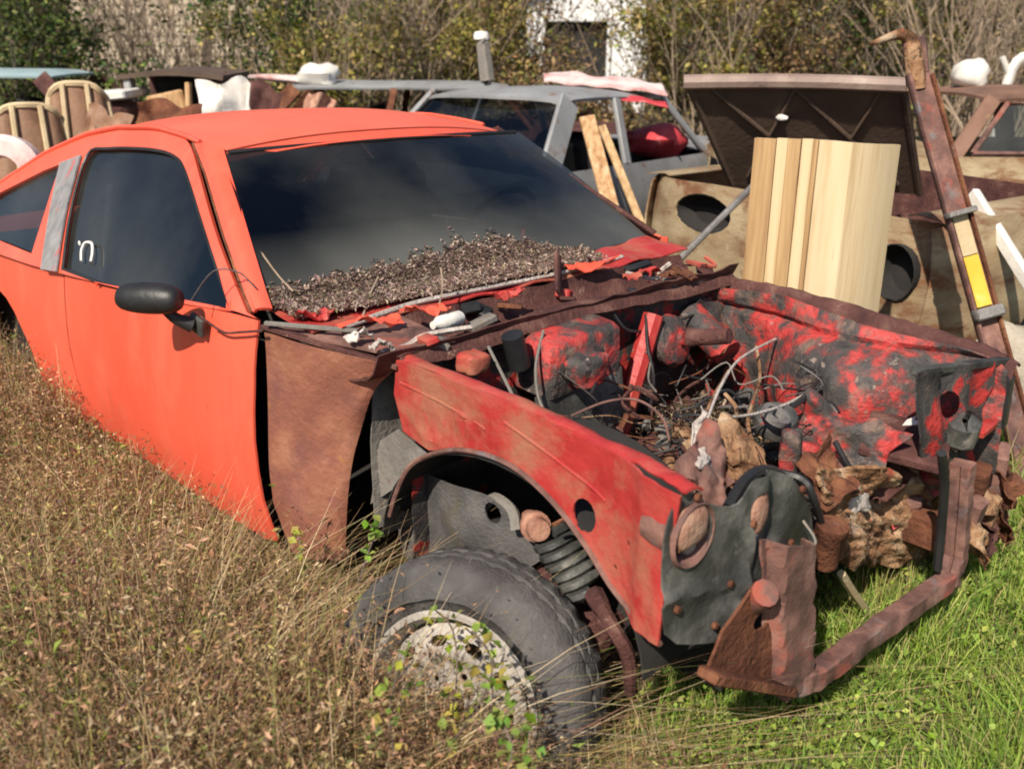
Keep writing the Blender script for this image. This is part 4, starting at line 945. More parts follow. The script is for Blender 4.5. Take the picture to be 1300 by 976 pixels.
for (u0, v0, u1, v1) in ((.05, .5, .95, .12), (.05, .5, .95, .88), (.1, .12, .95, .5), (.1, .88, .95, .5)):
    MB().tube([hoodpt(u0+(u1-u0)*t, v0+(v1-v0)*t, -.016) for t in (0, .5, 1)], .010, 6).build('hood_rib', 'hood', HD)
MB().lump(hoodpt(.72, .40, -.035), (.03, .07, .03), amp=.4).build('liner_tear', 'white', HD)
AB = Vector((-1.105, 4.483, 0.707)); hB = Vector((-.70, -.71, 0)); lB = Vector((.71, -.70, 0)); oB = AB+hB*1.30-lB*.80
BROWN = derelict('brown_wreck', 'red brown rusted sedan side on behind the hooked post', (oB.x, oB.y), math.atan2(-.71, -.70), 'tan', 'brown', roofz=1.27, cab=(-1.30, -1.58, -2.9, -3.4), W=1.74, pill='brown', dz=.02, pw=2.0)
MB().tube([(-1.42, .80, .92), (-1.66, .66, 1.22), (-1.86, .65, 1.22), (-1.80, .79, .92), (-1.42, .80, .92)], .018, 6).build('vent_window_frame', 'rosegrime', BROWN)
MB().add([(-1.44, .795, .93), (-1.78, .79, .93), (-1.84, .655, 1.21), (-1.67, .665, 1.21)], [(0, 1, 2, 3)]).build('vent_window', 'glassc', BROWN)
MB().box((-2.15, .45, 1.05), (.10, .16, .20), (.2, .2, 0), .4).build('red_headrest', 'redcloth', BROWN)
GREY = derelict('grey_wreck', 'faded silver grey car with boards leaning in its open doorway', (-3.82, 5.5), math.atan2(.99, -.10), 'silver', 'silver', roofz=1.235, cab=(-1.15, -1.55, -2.75, -3.2), W=1.66, glass=('rear',), dz=-.06, belt_z=.86, noparts=())
RED = MB().lump((-1.35, -.45, .88), (.5, .45, .25), amp=.5, seg=16).build('red_seat_back', 'redcloth', GREY)
ROOF2 = derelict('low_wreck', 'low dark wreck with a flat grey roof above rusty posts', (-5.45, 6.55), math.atan2(.70, .71), 'darkrust', 'silver', roofz=1.17, L=4.8, cab=(-1.0, -1.35, -3.5, -3.9), W=1.66, dz=-.10, belt_z=.86, pill='rust', glass=('front',))
AB = Vector((-8.65, 1.643, 1.259)); oT = AB+hB*2.85-lB*.58
TEAL = derelict('blue_wreck', 'pale blue car roof at the far left edge', (oT.x, oT.y), math.atan2(-.71, -.70), 'teal', 'teal', roofz=1.28, cab=(-1.3, -1.7, -2.9, -3.35), W=1.7, belt_z=.84, pill='darkrust')
# pale car far right behind the tan wreck
FARW = derelict('pale_wreck', 'white car partly hidden behind the tan wreck at far right', (.9, 9.6), math.atan2(-.8, -.6), 'white', 'white', roofz=1.25, glass=('front', 'side'))

# ================================================================== loose things
# curved stave panel
T = thing('stave_panel', 'pale curved wooden panel standing on end behind the engine bay', 'wood panel', (-.17, 1.03, GZ))
WA = Vector((-.335, .875, 0)); WB = Vector((.005, 1.195, 0)); ch = (WB-WA); nrm = Vector((ch.y, -ch.x, 0)).normalized()
def stave(t0, t1, m_, dz, push):
    mb = MB(); th = .024
    def P(t, z, o):
        p = WA+ch*t+nrm*(.115*4*t*(1-t)*(.75 if t < .5 else 1)+o+push); return (p.x, p.y, z)
    n = 6; zs = [.06, .35, .65, .95, 1.255]
    for i in range(len(zs)-1):
        for k in range(n):
            a = t0+(t1-t0)*k/n; b = t0+(t1-t0)*(k+1)/n
            za, zb = zs[i], zs[i+1]
            tp = lambda t: (dz-.035*max(0, t-.4)**1.2 if i == len(zs)-2 else 0)
            mb.add([P(a, za, 0), P(b, za, 0), P(b, zb+tp(b), 0), P(a, zb+tp(a), 0)], [(0, 1, 2, 3)])
    return mb.build('stave', m_, T, solid=-th)
for t0, t1, m_, dz, pu in ((0, .13, 'woodd', 0, 0), (.134, .20, 'wood', .003, .003), (.204, .285, 'woodd', .002, -.004), (.289, .36, 'wood', .004, .002), (.364, .395, 'woodd', .002, -.006), (.399, 1.0, 'woodpale', .002, .003)):
    stave(t0, t1, m_, dz, pu)

# leaning hooked post
T = thing('hooked_post', 'rusty steel post with hooked top and yellow sticker leaning beside the tan wreck', 'post', (.5, 1.47, .08))
pa = Vector((-0.1, 1.501, 1.448)); pb = Vector((0.285, 1.477, 0.606)); dd = (pb-pa).normalized(); pe = pa+dd*((pa.z-.08)/-dd.z)
sd_ = Vector((.70, .71, 0))
fwd = Vector((.71, -.70, 0))
MB().bar(pa, pe, .010, .088, up=sd_).build('channel_web', 'rosegrime', T)
for s in (1, -1): MB().bar(pa+sd_*.040*s+fwd*.008, pe+sd_*.040*s+fwd*.008, .036, .010, up=sd_).build('channel_flange', 'rust' if s == 1 else 'rosegrime', T)
q0 = pa.lerp(pe, .33); q1 = pa.lerp(pe, .545)
MB().bar(q0.lerp(q1, .45)+fwd*.014, q1+fwd*.014, .006, .052, up=sd_, bev=.05).build('sticker', 'yellow', T)
MB().bar(q0+fwd*.014, q0.lerp(q1, .44)+fwd*.014, .006, .052, up=sd_, bev=.05).build('faded_sticker', 'cream', T)
MB().bar(q0.lerp(q1, -.06)+fwd*.03, q0.lerp(q1, 0)+fwd*.03, .05, .10, up=sd_).build('strap', 'steel', T)
MB().bar(q0.lerp(q1, 1.0)+fwd*.03, q0.lerp(q1, 1.12)+fwd*.03, .05, .10, up=sd_).build('strap', 'steel', T)
hk = smooth([pa+Vector((.0, 0, -.05)), Vector((-0.124, 1.501, 1.499)), Vector((-0.147, 1.507, 1.557)), Vector((-0.167, 1.467, 1.577)), Vector((-0.188, 1.392, 1.561)), Vector((-0.203, 1.324, 1.543))], 5)
MB().tube(hk, list(np.linspace(.034, .03, 8))+list(np.linspace(.028, .006, len(hk)-8)), 10).build('hook', 'tanrust', T)
MB().bar((-0.111, 1.519, 1.447), (-0.142, 1.518, 1.568), .03, .075, up=(.7, .7, 0)).build('hook_plate', 'rosegrime', T)

pa = Vector((-0.1, 2.174, 0.981)); pb = Vector((0.193, 2.035, 0.706)); dd = (pb-pa); pe = pa+dd*((pa.z-.10)/-dd.z)
tag(MB().bar(pa-dd*.02, pe, .035, .05).build('white_rail', 'white'), 'long white rail leaning against the tan wreck at the right edge', 'rail')
pa = Vector((-0.819, 1.773, 1.031)); pb = Vector((-0.851, 1.311, 0.769)); dd = pb-pa; pe = pa+dd*((pa.z-.1)/-dd.z)
tag(MB().tube([pa, pb, pb.lerp(pe, .5), pe], .014, 8).build('prop_rod', 'steel'), 'thin grey rod slanting across the nose of the tan wreck', 'rod')
tag(MB().lump(Vector((0.225, 2.012, 0.44))+Vector((0, 0, -.12)), (.34, .30, .42), (.2, 0, .4), .35, 2.2, 24, .8, 9).build('boulder', 'stone'), 'pale lumpy boulder at the right edge beside the leaning post', 'boulder')

# boards in the grey car's doorway
for i, (a, b, m_, w_, lab) in enumerate([((-2.744, 2.811, 1.133), (-2.433, 2.676, 0.677), 'board', .10, 'wide orange brown board leaning in the grey car doorway'), ((-2.63, 2.825, 1.081), (-2.306, 2.733, 0.685), 'woodd', .05, 'narrow brown batten leaning beside the wider board')]):
    a = Vector(a); b = Vector(b); d = b-a; e = a+d*((a.z-.10)/-d.z)
    tag(MB().bar(a, e, .022, w_, up=(.7, .7, 0)).build('board', m_), lab, 'board')
# red and white panel lying over the grey roof
ra = Vector((-3.82, 3.54, 1.31)); rb = Vector((-2.966, 3.893, 1.19))
ra.z = 1.335; rb.z = 1.26
mb = MB().grid(lambda u, v: tuple(ra.lerp(rb, u)+Vector((.28, -.28, -.06))*(v-.5)+Vector((0, 0, .03*math.sin(u*2.8)+.02*math.sin(v*3.1)+wob(u*3, v, 1, 2, .03)))), 20, 8)
tag(mb.build('trim_panel', 'pinkwhite', solid=.012), 'bleached pink and white trim strip lying over the grey car roof', 'trim panel')
mb = MB().grid(lambda u, v: tuple(ra.lerp(rb, .03+.95*u)+Vector((.22, -.22, -.09))+Vector((.10, -.10, -.02))*(v-.5)+Vector((0, 0, .03*math.sin(u*2.8)+wob(u*3, v, 1, 2, .02)))), 20, 4)
tag(mb.build('red_strip', 'redcloth', solid=.01), 'dark red strip along the near edge of the pink trim panel', 'trim panel')
# upright grey can on the grey roof
jc = Vector((-4.195, 3.294, 1.276)); jc.z = 1.27
T = thing('grey_canister', 'grey white plastic canister standing on the back of the grey car roof', 'canister', tuple(jc))
MB().box(jc+Vector((0, 0, .17)), (.11, .14, .34), (0, -.12, .8), .35, .9).build('canister_body', 'greypanel', T)
MB().lathe([(0, .06), (.05, .055), (.06, .03), (.06, 0), (0, 0)], 14, Matrix.Translation(jc+Vector((-.04, 0, .33)))).build('canister_cap', 'white', T)
# white bag on the low wreck
wb = Vector((-7.493, 4.013, 1.255)); wb.z = 1.27
tag(MB().lump(wb, (.45, .35, .22), (0, 0, .4), .5, 2, 20, .8, 4).build('white_bag', 'white'), 'crumpled white bag on the roof of the low wreck', 'bag')
tag(MB().lump(wb+Vector((-.42, -.1, -.04)), (.75, .28, .08), (0, .05, .8), .4, 2, 20, .7, 6).build('pale_sheet', 'pinkwhite'), 'pale pinkish sheet spread on the roof of the low wreck', 'sheet')
wb = oB-hB*1.70; wb.z = 1.39
tag(MB().lump(wb, (.24, .22, .20), (0, 0, .4), .35, 2, 20, .8, 14).build('white_bundle', 'white'), 'white bundle resting on the brown roof behind the hooked post', 'bundle')
pa = Vector((-1.722, 6.964, 1.517)); 
T = thing('white_stake', 'white forked stake standing behind the brown roof at right', 'stake', (pa.x, pa.y, .08))
MB().tube(smooth([(pa.x, pa.y, .05), (pa.x-.01, pa.y, .8), (pa.x+.02, pa.y+.02, 1.40), (pa.x+.12, pa.y+.12, 1.52)], 4), .04, 8).build('stake_shaft', 'white', T)
MB().tube([(pa.x+.01, pa.y+.01, 1.36), (pa.x-.05, pa.y-.04, 1.5)], .025, 8).build('stake_fork', 'white', T)

# pleated seats standing on end at the left
def bench_seat(loc, rz, label, m_, wd, ht, n, lean):
    T = thing('bench_seat', label, 'car seat', loc, rz, group='old car seats standing behind the coupe', local=True)
    def bk(u, v):
        s = 2*v-1; z = ht*u
        r = (1-abs(s)**3.5)**.4 if abs(s) < 1 else 0
        top = 1-max(0, u-.78)**2*9*(abs(s))
        return (-lean*u-.16*(1-r)*.6+.02*abs(math.sin(v*math.pi*n)), s*wd/2*(1-.25*max(0, u-.6)**1.5*4*abs(s)), z*(1-.08*abs(s)**3))
    MB().grid(bk, 20, n*6).build('cushion', m_, T, solid=.03)
    for k in range(1, n):
        MB().tube([Vector(bk(u, k/n))+Vector((.022, 0, 0)) for u in np.linspace(0, 1, 14)], .016, 6).build('piping', 'cream', T)
    MB().tube([Vector(bk(u, .03))+Vector((.02, 0, 0)) for u in np.linspace(0, 1, 10)]+[Vector(bk(1, v)) for v in np.linspace(.06, .94, 12)]+[Vector(bk(u, .97)) for u in np.linspace(1, 0, 10)], .018, 6).build('edge_piping', 'cream', T)
p = (-4.258, 0.24, 1.309); bench_seat((p[0], p[1], GZ-.06), -.5, 'brown pleated seat standing on end, right one of the pair', 'vinyl', .42, 1.27, 3, .12)
p = (-4.184, -0.037, 1.205); bench_seat((p[0], p[1], GZ-.06), -.3, 'brown pleated seat standing on end, left one of the pair', 'vinyl', .46, 1.16, 3, .22)
p = (-3.757, -0.33, 0.955)
tag(MB().lathe([(.10, -.05), (.17, -.06), (.20, -.03), (.20, .03), (.17, .06), (.10, .05), (.09, 0)], 26, wheel_matrix((p[0], p[1], .92), (.7, -.7, .15)), True).build('white_ring', 'pinkwhite'), 'pale round rim propped beside the pleated seats at the left edge', 'wheel rim')
tag(MB().box((p[0]-.02, p[1]+.03, .42), (.5, .4, .72), (0, 0, .7), .1).build('rusty_drum_box', 'rust'), 'rusty box holding up the pale rim behind the coupe', 'box')

# dark lidded cargo box with boards
bx_ = Vector((-5.143, 1.34, 1.387)); 
T = thing('open_crate_shed', 'black lidded open-fronted cargo box stuffed with boards behind the coupe roof', 'cargo box', (bx_.x, bx_.y, GZ-.06), math.atan2(-.72, .69), local=True)
MB().grid(lambda u, v: (-.35+.62*u, -.36+.72*v, 1.31+.03*math.sin(v*3.1)-.02*u), 6, 10).build('lid', 'hood', T, solid=.03)
for x in (-.3, .2):
    for y in (-.33, .33): MB().bar((x, y, 0), (x, y*1.0, 1.30), .045, .045, up=(1, 0, 0)).build('corner_post', 'darkrust', T)
MB().box((-.30, 0, .65), (.02, .60, 1.25)).build('back_panel', 'dark', T)
MB().bar((.23, -.22, .05), (.20, -.30, 1.27), .05, .10, up=(1, 0, 0)).build('grey_plank', 'trim', T)
MB().bar((.22, .02, .05), (.20, .10, 1.25), .03, .06, up=(1, 0, 0)).build('brown_plank', 'board', T)
MB().bar((.24, .20, .05), (.22, .33, 1.22), .04, .12, up=(1, 0, 0)).build('white_plank', 'white', T)
MB().box((.16, -.06, 1.08), (.10, .26, .20), (.2, 0, 0)).build('cardboard_flap', 'board', T)
MB().box((.20, .14, .98), (.10, .20, .16), (-.1, 0, 0)).build('metal_tin', 'pale', T)
MB().box((.05, 0, .45), (.4, .5, .8)).build('stuffing', 'rust', T)
wb = Vector((-5.246, 0.862, 1.239))
tag(MB().box((wb.x, wb.y, .62), (.42, .34, 1.14), (0, 0, -.75), .12).build('cabinet', 'darkrust'), 'dark low cabinet between the seats and the cargo box', 'cabinet')
tag(MB().box((wb.x, wb.y, 1.225), (.50, .36, .06), (.1, .02, -.75), .2).build('white_slab', 'white'), 'white slab lying on the dark low cabinet', 'slab')

for i, (px_, m_, su, sv, rz_, zc, lab) in enumerate([
    ((-4.317, 1.182, 1.205), 'white', .34, .50, .9, 1.08, 'crumpled white fender standing right of the cargo box'),
    ((-4.189, 0.708, 1.202), 'rust', .40, .40, .6, 1.02, 'crumpled rust brown panel below the cargo box lid'),
    ((-4.756, 1.614, 1.15), 'darkrust', .40, .50, .8, 1.05, 'dark bent panel between the cargo box and the low wreck'),
    ((-3.821, 0.164, 1.174), 'vinyl', .30, .40, .7, 1.02, 'brown torn seat cover right of the pleated seats'),
    ((-4.723, 2.078, 1.11), 'pinkrust', .22, .40, .8, 1.03, 'rusty pink upright panel at the left end of the low roof')]):
    T = thing('scrap_panel', lab, 'scrap panel', (px_[0], px_[1], GZ-.05), group='scrap standing behind the coupe roof')
    crumple('bent_sheet', m_, (px_[0], px_[1], zc), su, sv, (1.35, .1*i, rz_), .12, 200+i, par=T, n=16)
    MB().tube([(px_[0]-.03, px_[1]+.05, GZ-.08), (px_[0], px_[1]+.03, zc)], .02, 6).build('stand_rod', 'darkrust', T)
# ================================================================== buildings behind the trees
def house(name, label, c, rz, W, D, H, wall, openings):
    T = thing(name, label, 'building', (c[0], c[1], 0), rz, local=True)
    hs = [[(a, z0), (b, z0), (b, z1), (a, z1)] for a, b, z0, z1 in openings]
    sheet('front_wall', wall, T, [(-W/2, 0), (W/2, 0), (W/2, H), (-W/2, H)], lambda u, v: (0, u, v), holes=hs, step=1.5, thick=.12)
    for s in (-1, 1): MB().box((-D/2-.07, s*(W/2-.06), H/2), (D, .12, H), bev=.02).build('side_wall', wall, T)
    MB().box((-D, 0, H/2), (.12, W-.3, H), bev=.02).build('back_wall', wall, T)
    for s in (-1, 1): MB().add([(.4, s*(W/2+.3), H-.05), (-D-.4, s*(W/2+.3), H-.05), (-D-.4, 0, H+W*.22), (.4, 0, H+W*.22)], [(0, 1, 2, 3)]).build('roof_slope', 'roofing', T, solid=.1)
    for a, b, z0, z1 in openings:
        MB().box((-.25, (a+b)/2, (z0+z1)/2), (.03, b-a+.1, z1-z0+.1)).build('dark_pane', 'dark', T)
        for y in (a, b): MB().box((.05, y, (z0+z1)/2), (.06, .1, z1-z0+.2), bev=.1).build('window_trim', wall, T)
    for k in range(int(H/.22)): MB().box((.075, 0, .12+.22*k), (.02, W-.1, .012)).build('siding_board', wall, T) if not openings else None
D1 = (-20.717, 8.855, 1.574); D2 = (-15.461, 17.299, 1.832)
house('cream_house', 'cream painted house glimpsed through the thicket at upper left', D1, math.atan2(-.9, .5), 5.2, 5, 3.2, 'siding', [])
house('white_shed', 'white shed with a dark opening behind the thicket', D2, math.atan2(-.75, .66), 3.0, 4, 3.0, 'whitewall', [(-1.1, .55, .4, 2.25)])
# ================================================================== vegetation
def inside_car(x, y):
    a = (x > -3.3) & (x < -.30) & (y > -.80) & (y < .82)
    return a
def near_wheel(P):
    """keep stems out of the tyre"""
    d = (P-np.array(WC))@np.array(WN); r = np.linalg.norm(P-np.array(WC)-d[:, None]*np.array(WN), axis=1)
    return (d > -.25) & (d < .07) & (r < .36)

def weed_h(x, y):
    hgt = .225+.085*nz2(x, y, 5, 3)+.045*nz2(x, y, 14, 4)
    hgt += .14*np.clip((-y-.93)/.2, 0, 1)*np.clip((x+.9)/.6, 0, 1)*np.clip((.5-x)/.3, 0, 1)      # taller in front of the wheel
    hgt -= .07*np.clip((y+1.0)/.1, 0, 1)*np.clip((x+1.5)/.4, 0, 1)         # trampled by the door
    return np.clip(hgt, .06, .5)
WEEDC = [(.43, .30, .165), (.34, .20, .115), (.25, .20, .08), (.14, .082, .050), (.52, .40, .25), (.16, .18, .05), (.36, .29, .11), (.36, .215, .14)]
def weed_spots(n, far=.3):
    x = rng.uniform(-4.2, .66, n); y = -.72-rng.uniform(0, 1, n)**1.25*1.25-np.clip(-x-1.5, 0, 3)*.1*rng.uniform(0, 1, n)
    k = ~inside_car(x, y) & (np.hypot(x-1.389, y+1.926) > .62) & ((x < .36+.08*nz2(x, y, 9, 41)) | (rng.uniform(0, 1, n) < far))
    return x[k], y[k]
def weeds():
    # upright weeds: a bent stem with withered leaves along it
    x, y = weed_spots(12500, .25); n = len(x)
    P = np.stack([x, y, ground_z(x, y)-.01], 1)
    H = weed_h(x, y)*rng.uniform(.75, 1.45, n)
    az = rng.uniform(0, 6.283, n); ln = np.abs(rng.normal(0, .5, n))
    d = np.stack([np.cos(az), np.sin(az), 0*az], 1)
    kind = rng.choice(8, n, p=np.array([18, 20, 10, 22, 9, 5, 6, 10])/100)
    pat = nz2(x, y, 6, 8); kind = np.where((pat > .35) & (rng.uniform(0, 1, n) < .6), 1, kind); kind = np.where((nz2(x, y, 8, 9) > .45) & (rng.uniform(0, 1, n) < .65), 5, kind)
    C0 = np.array(WEEDC)[kind]*(1+rng.normal(0, .16, (n, 1)))
    def at(i, t): return P[i]+d[i]*(ln[i]*H[i]*t*t)[:, None]+np.stack([0*t, 0*t, H[i]*(t-.22*ln[i]*t*t)], 1)
    m = 34; i = np.repeat(np.arange(n), m); t = rng.uniform(.12, 1.02, n*m)
    L = at(i, t)+rng.normal(0, 1, (n*m, 3))*(.010+.020*(1-t*.4))[:, None]
    C = np.clip(C0[i]*(1+rng.normal(0, .22, (n*m, 1)))+rng.normal(0, .012, (n*m, 3)), .01, .9)
    big = (rng.uniform(0, 1, n*m) < .035) & (nz2(L[:, 0], L[:, 1], 7, 51) > -.1)
    C[big] = palette(big.sum(), [(.22, .26, .06), (.34, .34, .10), (.14, .18, .04), (.40, .30, .13), (.36, .17, .09)], [3, 3, 2, 2, 2], .2)
    k = ~near_wheel(L); L, C, t, big = L[k], C[k], t[k], big[k]; q = len(L)
    V, F, CC = leaf_arrays(L, rng.uniform(.006, .020, q)*np.where(big, 1.7, 1), C, .2, .36)
    tag(fast('withered_weeds', V, F, CC, 'dryleaf'), 'withered golden brown weeds along the side of the coupe', 'weeds', kind='stuff')
    # weed stems and dry grass
    x2, y2 = weed_spots(90000, .4)
    P2 = np.concatenate([P, np.stack([x2, y2, ground_z(x2, y2)-.01], 1)], 0)
    Pc = P2.copy(); Pc[:, 2] += .15; P2 = P2[~near_wheel(Pc)]; n = len(P2)
    h = weed_h(P2[:, 0], P2[:, 1])*rng.uniform(.5, 1.5, n)+.02
    C = palette(n, [(.46, .34, .18), (.34, .21, .11), (.56, .45, .28), (.27, .145, .085), (.33, .29, .10), (.17, .20, .05)], [5, 4, 3, 3, 2, 1], .2)
    V, F, CC = blade_arrays(P2, h, rng.uniform(.0014, .0038, n), C, 1.25, 5, droop=1.1)
    tag(fast('dead_stems', V, F, CC, 'dryleaf'), 'dry bent stems rising through the dead weeds', 'weeds', kind='stuff')
    # decayed mat close to the soil
    x, y = weed_spots(90000, .5); n = len(x)
    P = np.stack([x, y, ground_z(x, y)+rng.uniform(0, .07, n)], 1); P = P[~near_wheel(P)]; n = len(P)
    C = palette(n, WEEDC, [10, 16, 12, 34, 4, 8, 6, 10], .25)*.8
    V, F, CC = leaf_arrays(P, rng.uniform(.010, .028, n), C, .8, .5)
    tag(fast('fallen_leaves', V, F, CC, 'dryleaf'), 'brown fallen leaves matted on the soil under the weeds', 'leaf litter', kind='stuff')
weeds()

def lawn():
    n = 150000
    r = rng.uniform(0, 1, n)**1.7; x = np.where(rng.uniform(0, 1, n) < .7, rng.uniform(.28, 2.2, n), rng.uniform(-.3, 4, n)); y = -1.25+r*6.5
    k = (np.hypot(x-1.389, y+1.926) > .45)
    k &= ~((x > -.3) & (x < .30) & (y > -.9) & (y < .8)) & ~inside_car(x, y)
    k &= ((x > .42+.10*nz2(x, y, 6, 5)) | (y > -.55))
    x, y = x[k], y[k]; n = len(x)
    P = np.stack([x, y, ground_z(x, y)-.01], 1)
    under = (x < .62) & (y > -.6) & (y < .7)
    tuft = np.clip(1+.6*nz2(x, y, 7, 6), .55, 1.8)
    h = rng.uniform(.06, .16, n)*tuft*np.where(under, .7, 1)
    C = palette(n, [(.16, .27, .04), (.24, .36, .06), (.34, .40, .10), (.44, .38, .17), (.11, .19, .03)], [4, 5, 4, 2, 2], .2)
    dry = (nz2(x, y, 4, 12) > .35) & (rng.uniform(0, 1, n) < .55) | ((y < -.5) & (x < .62) & (rng.uniform(0, 1, n) < .6))
    C[dry] = palette(dry.sum(), [(.40, .31, .15), (.30, .26, .09), (.24, .17, .08)], [2, 2, 1])
    V, F, CC = blade_arrays(P, h, rng.uniform(.002, .0048, n), C, .6, 3, 1.15)
    tag(fast('green_grass', V, F, CC, 'leaf'), 'bright green grass in front of the stripped nose', 'grass', kind='stuff')
    # clover-like ground leaves
    n = 30000
    x = rng.uniform(.25, 2.4, n); y = -1.0+rng.uniform(0, 1, n)**1.4*4.5
    k = (np.hypot(x-1.389, y+1.926) > .5) & ~((x < .30) & (y < .8)) & ((x > .5) | (y > -.5)) & (nz2(x, y, 5, 15) > -.6)
    x, y = x[k], y[k]; n = len(x)
    P = np.stack([x, y, ground_z(x, y)+rng.uniform(.005, .075, n)], 1)
    C = palette(n, [(.19, .30, .045), (.28, .38, .07), (.36, .40, .10), (.13, .21, .03)], [4, 4, 3, 2], .2)
    V, F, CC = leaf_arrays(P, rng.uniform(.010, .022, n), C, 1.0, .7)
    tag(fast('clover', V, F, CC, 'leaf'), 'small leafy clover mixed into the green grass', 'ground cover', kind='stuff')
    # rough growth between and behind the wrecks
    n = 60000
    x = rng.uniform(-11, 5, n); y = rng.uniform(.9, 12, n)
    k = ~inside_car(x, y); x, y = x[k], y[k]; n = len(x)
    P = np.stack([x, y, ground_z(x, y)-.02], 1)
    C = palette(n, [(.30, .24, .11), (.22, .20, .07), (.14, .18, .04), (.38, .30, .17)], [3, 3, 2, 2], .2)
    V, F, CC = blade_arrays(P, rng.uniform(.12, .42, n), rng.uniform(.006, .016, n), C, .6, 3)
    tag(fast('rough_grass', V, F, CC, 'dryleaf'), 'rough dry grass growing between the parked wrecks', 'grass', kind='stuff')
lawn()

# litter of needles and leaf bits against the windshield
def litter_h(v):
    """how far up the glass the drift reaches, v across the car"""
    return float(np.interp(v, [0, .1, .3, .42, .50, .57, .64, .72], [.075, .09, .115, .145, .155, .135, .08, .03]))
def litter_pt(q, v, lift):
    if q > 0: p = ws_pt(q, v)
    else: p = ws_pt(0, v); p = (p[0]-q, p[1], p[2]+.15*q+.012)
    return (p[0]+.5*lift, p[1], p[2]+.85*lift)
def litter():
    n = 42000
    P = []
    for i in range(n):
        v = .005+.74*rng.uniform(); hm = litter_h(v)*(1+.10*math.sin(v*61)+.08*math.sin(v*143+1))
        q = -.10+(hm+.10)*rng.uniform()**.8
        if rng.uniform() < .05: q = hm*(1+abs(rng.normal(0, .22)))
        if v > .62 and rng.uniform() < (v-.60)*6: continue
        P.append(litter_pt(q, v, max(.002, .006*(1-max(q, 0)/(hm+.01)))+rng.uniform(-.001, .004)))
    P = np.array(P); n = len(P)
    C = palette(n, [(.24, .165, .135), (.33, .245, .205), (.13, .085, .07), (.46, .37, .31), (.27, .18, .155), (.22, .185, .11)], [4, 4, 2.4, 2.2, 2, 1], .25)
    V, F, CC = leaf_arrays(P, rng.uniform(.006, .018, n)*np.where(rng.uniform(0, 1, n) < .06, 2.0, 1), C, 2.2, .4)
    tag(fast('leaf_litter', V, F, CC, 'dryleaf'), 'drift of brown leaf litter heaped against the windshield base', 'leaf litter', kind='stuff')
    mb = MB()
    def md(a, b):
        v = .01+.68*b; hm = litter_h(v)*.9; q = -.09+(hm+.09)*a
        return litter_pt(q, v, .007*(1-max(q, 0)/(hm+.01))+.001)
    mb.grid(md, 12, 60)
    tag(mb.build('litter_mat', 'plate'), 'dark decayed mat beneath the leaf litter on the cowl', 'leaf litter', kind='stuff')
litter()
def bay_litter():
    n = 16000
    x = rng.uniform(-.25, .48, n); y = rng.uniform(-.33, .5, n)
    z = .47+.05*nz2(x, y, 12, 31)+.04*nz2(x, y, 27, 32)+rng.uniform(-.02, .05, n)
    C = palette(n, [(.13, .09, .06), (.22, .15, .11), (.07, .05, .04), (.32, .25, .18), (.16, .14, .07)], [4, 3, 4, 1.5, 1], .25)
    V, F, CC = leaf_arrays(np.stack([x, y, z], 1), rng.uniform(.008, .026, n), C, .8, .35)
    tag(fast('bay_litter', V, F, CC, 'dryleaf'), 'dead leaves and grit lying inside the engine bay', 'leaf litter', kind='stuff')
    mb = MB().grid(lambda u, v: (-.27+.70*u, -.34+.84*v, .45+.03*math.sin(u*9+v*5)+wob(u*5, v*6, 0, 2, .05)), 24, 30)
    tag(mb.build('bay_sludge', 'dark'), 'dark oily sludge in the bottom of the engine bay', 'sludge', kind='stuff')
bay_litter()
# single twigs lying on glass and cowl
tw = [([(-0.647, -0.307, 0.942), (-0.69, -0.172, 0.968), (-0.74, -0.021, 0.992), (-0.739, 0.092, 0.986)], .003), ([(-0.725, -0.126, 0.98), (-0.741, -0.052, 0.989), (-0.71, -0.001, 0.97)], .003), ([(-0.81, -0.665, 1.025), (-0.712, -0.678, 0.981), (-0.64, -0.68, 0.95)], .0025),
      ([(-0.622, -0.433, 0.951), (-0.553, -0.516, 0.922), (-0.5, -0.576, 0.89)], .003), ([(-0.459, -0.355, 0.99), (-0.42, -0.384, 0.95), (-0.363, -0.443, 0.93)], .0025)]
for i, (p, r) in enumerate(tw):
    tag(MB().tube(smooth(p, 5), r, 5).build('twig', 'barkpale'), ['long pale curved twig stretched across the glass above the litter', 'short curled twig on the glass above the litter', 'thin twig by the near edge of the windshield', 'upright pale twig in the near end of the litter', 'upright twig in the middle of the litter'][i], 'twig', 'twigs on the windshield')

# climbing vine on the front wheel
def vine(label, stem, n, size, cols, spread):
    T = thing('vine_sprig', label, 'vine', stem[0], group='green sprigs among the dead weeds')
    sp = smooth(stem, 6)
    MB().tube(sp, .0018, 5).build('stem', 'bark', T)
    me = None
    for k in range(n):
        p = Vector(sp[rr.randrange(2, len(sp))])+Vector([rr.uniform(-spread, spread) for _ in range(3)])
        C = palette(1, cols, [1]*len(cols), .15)
        V, F, CC = leaf_arrays(np.zeros((1, 3)), np.array([1.0]), C, .8, .75)
        s = size*rr.uniform(.6, 1.3)
        o = fast('leaf', V*s+np.array(p), F, CC, 'leaf', T)
YG = [(.36, .38, .06), (.24, .32, .05), (.42, .36, .08), (.16, .26, .04)]
GG = [(.14, .26, .04), (.20, .30, .06), (.30, .34, .09)]
vine('yellow green vine climbing over the top of the wheel rim', [(0.299, -1, 0.358), (0.288, -0.97, 0.454), (0.256, -0.95, 0.528), (0.19, -0.94, 0.539)], 34, .022, YG, .022)
vine('yellowing vine across the middle of the wheel', [(0.3, -1.02, 0.318), (0.372, -0.99, 0.46), (0.38, -0.97, 0.533), (0.32, -0.96, 0.562)], 40, .024, YG, .03)
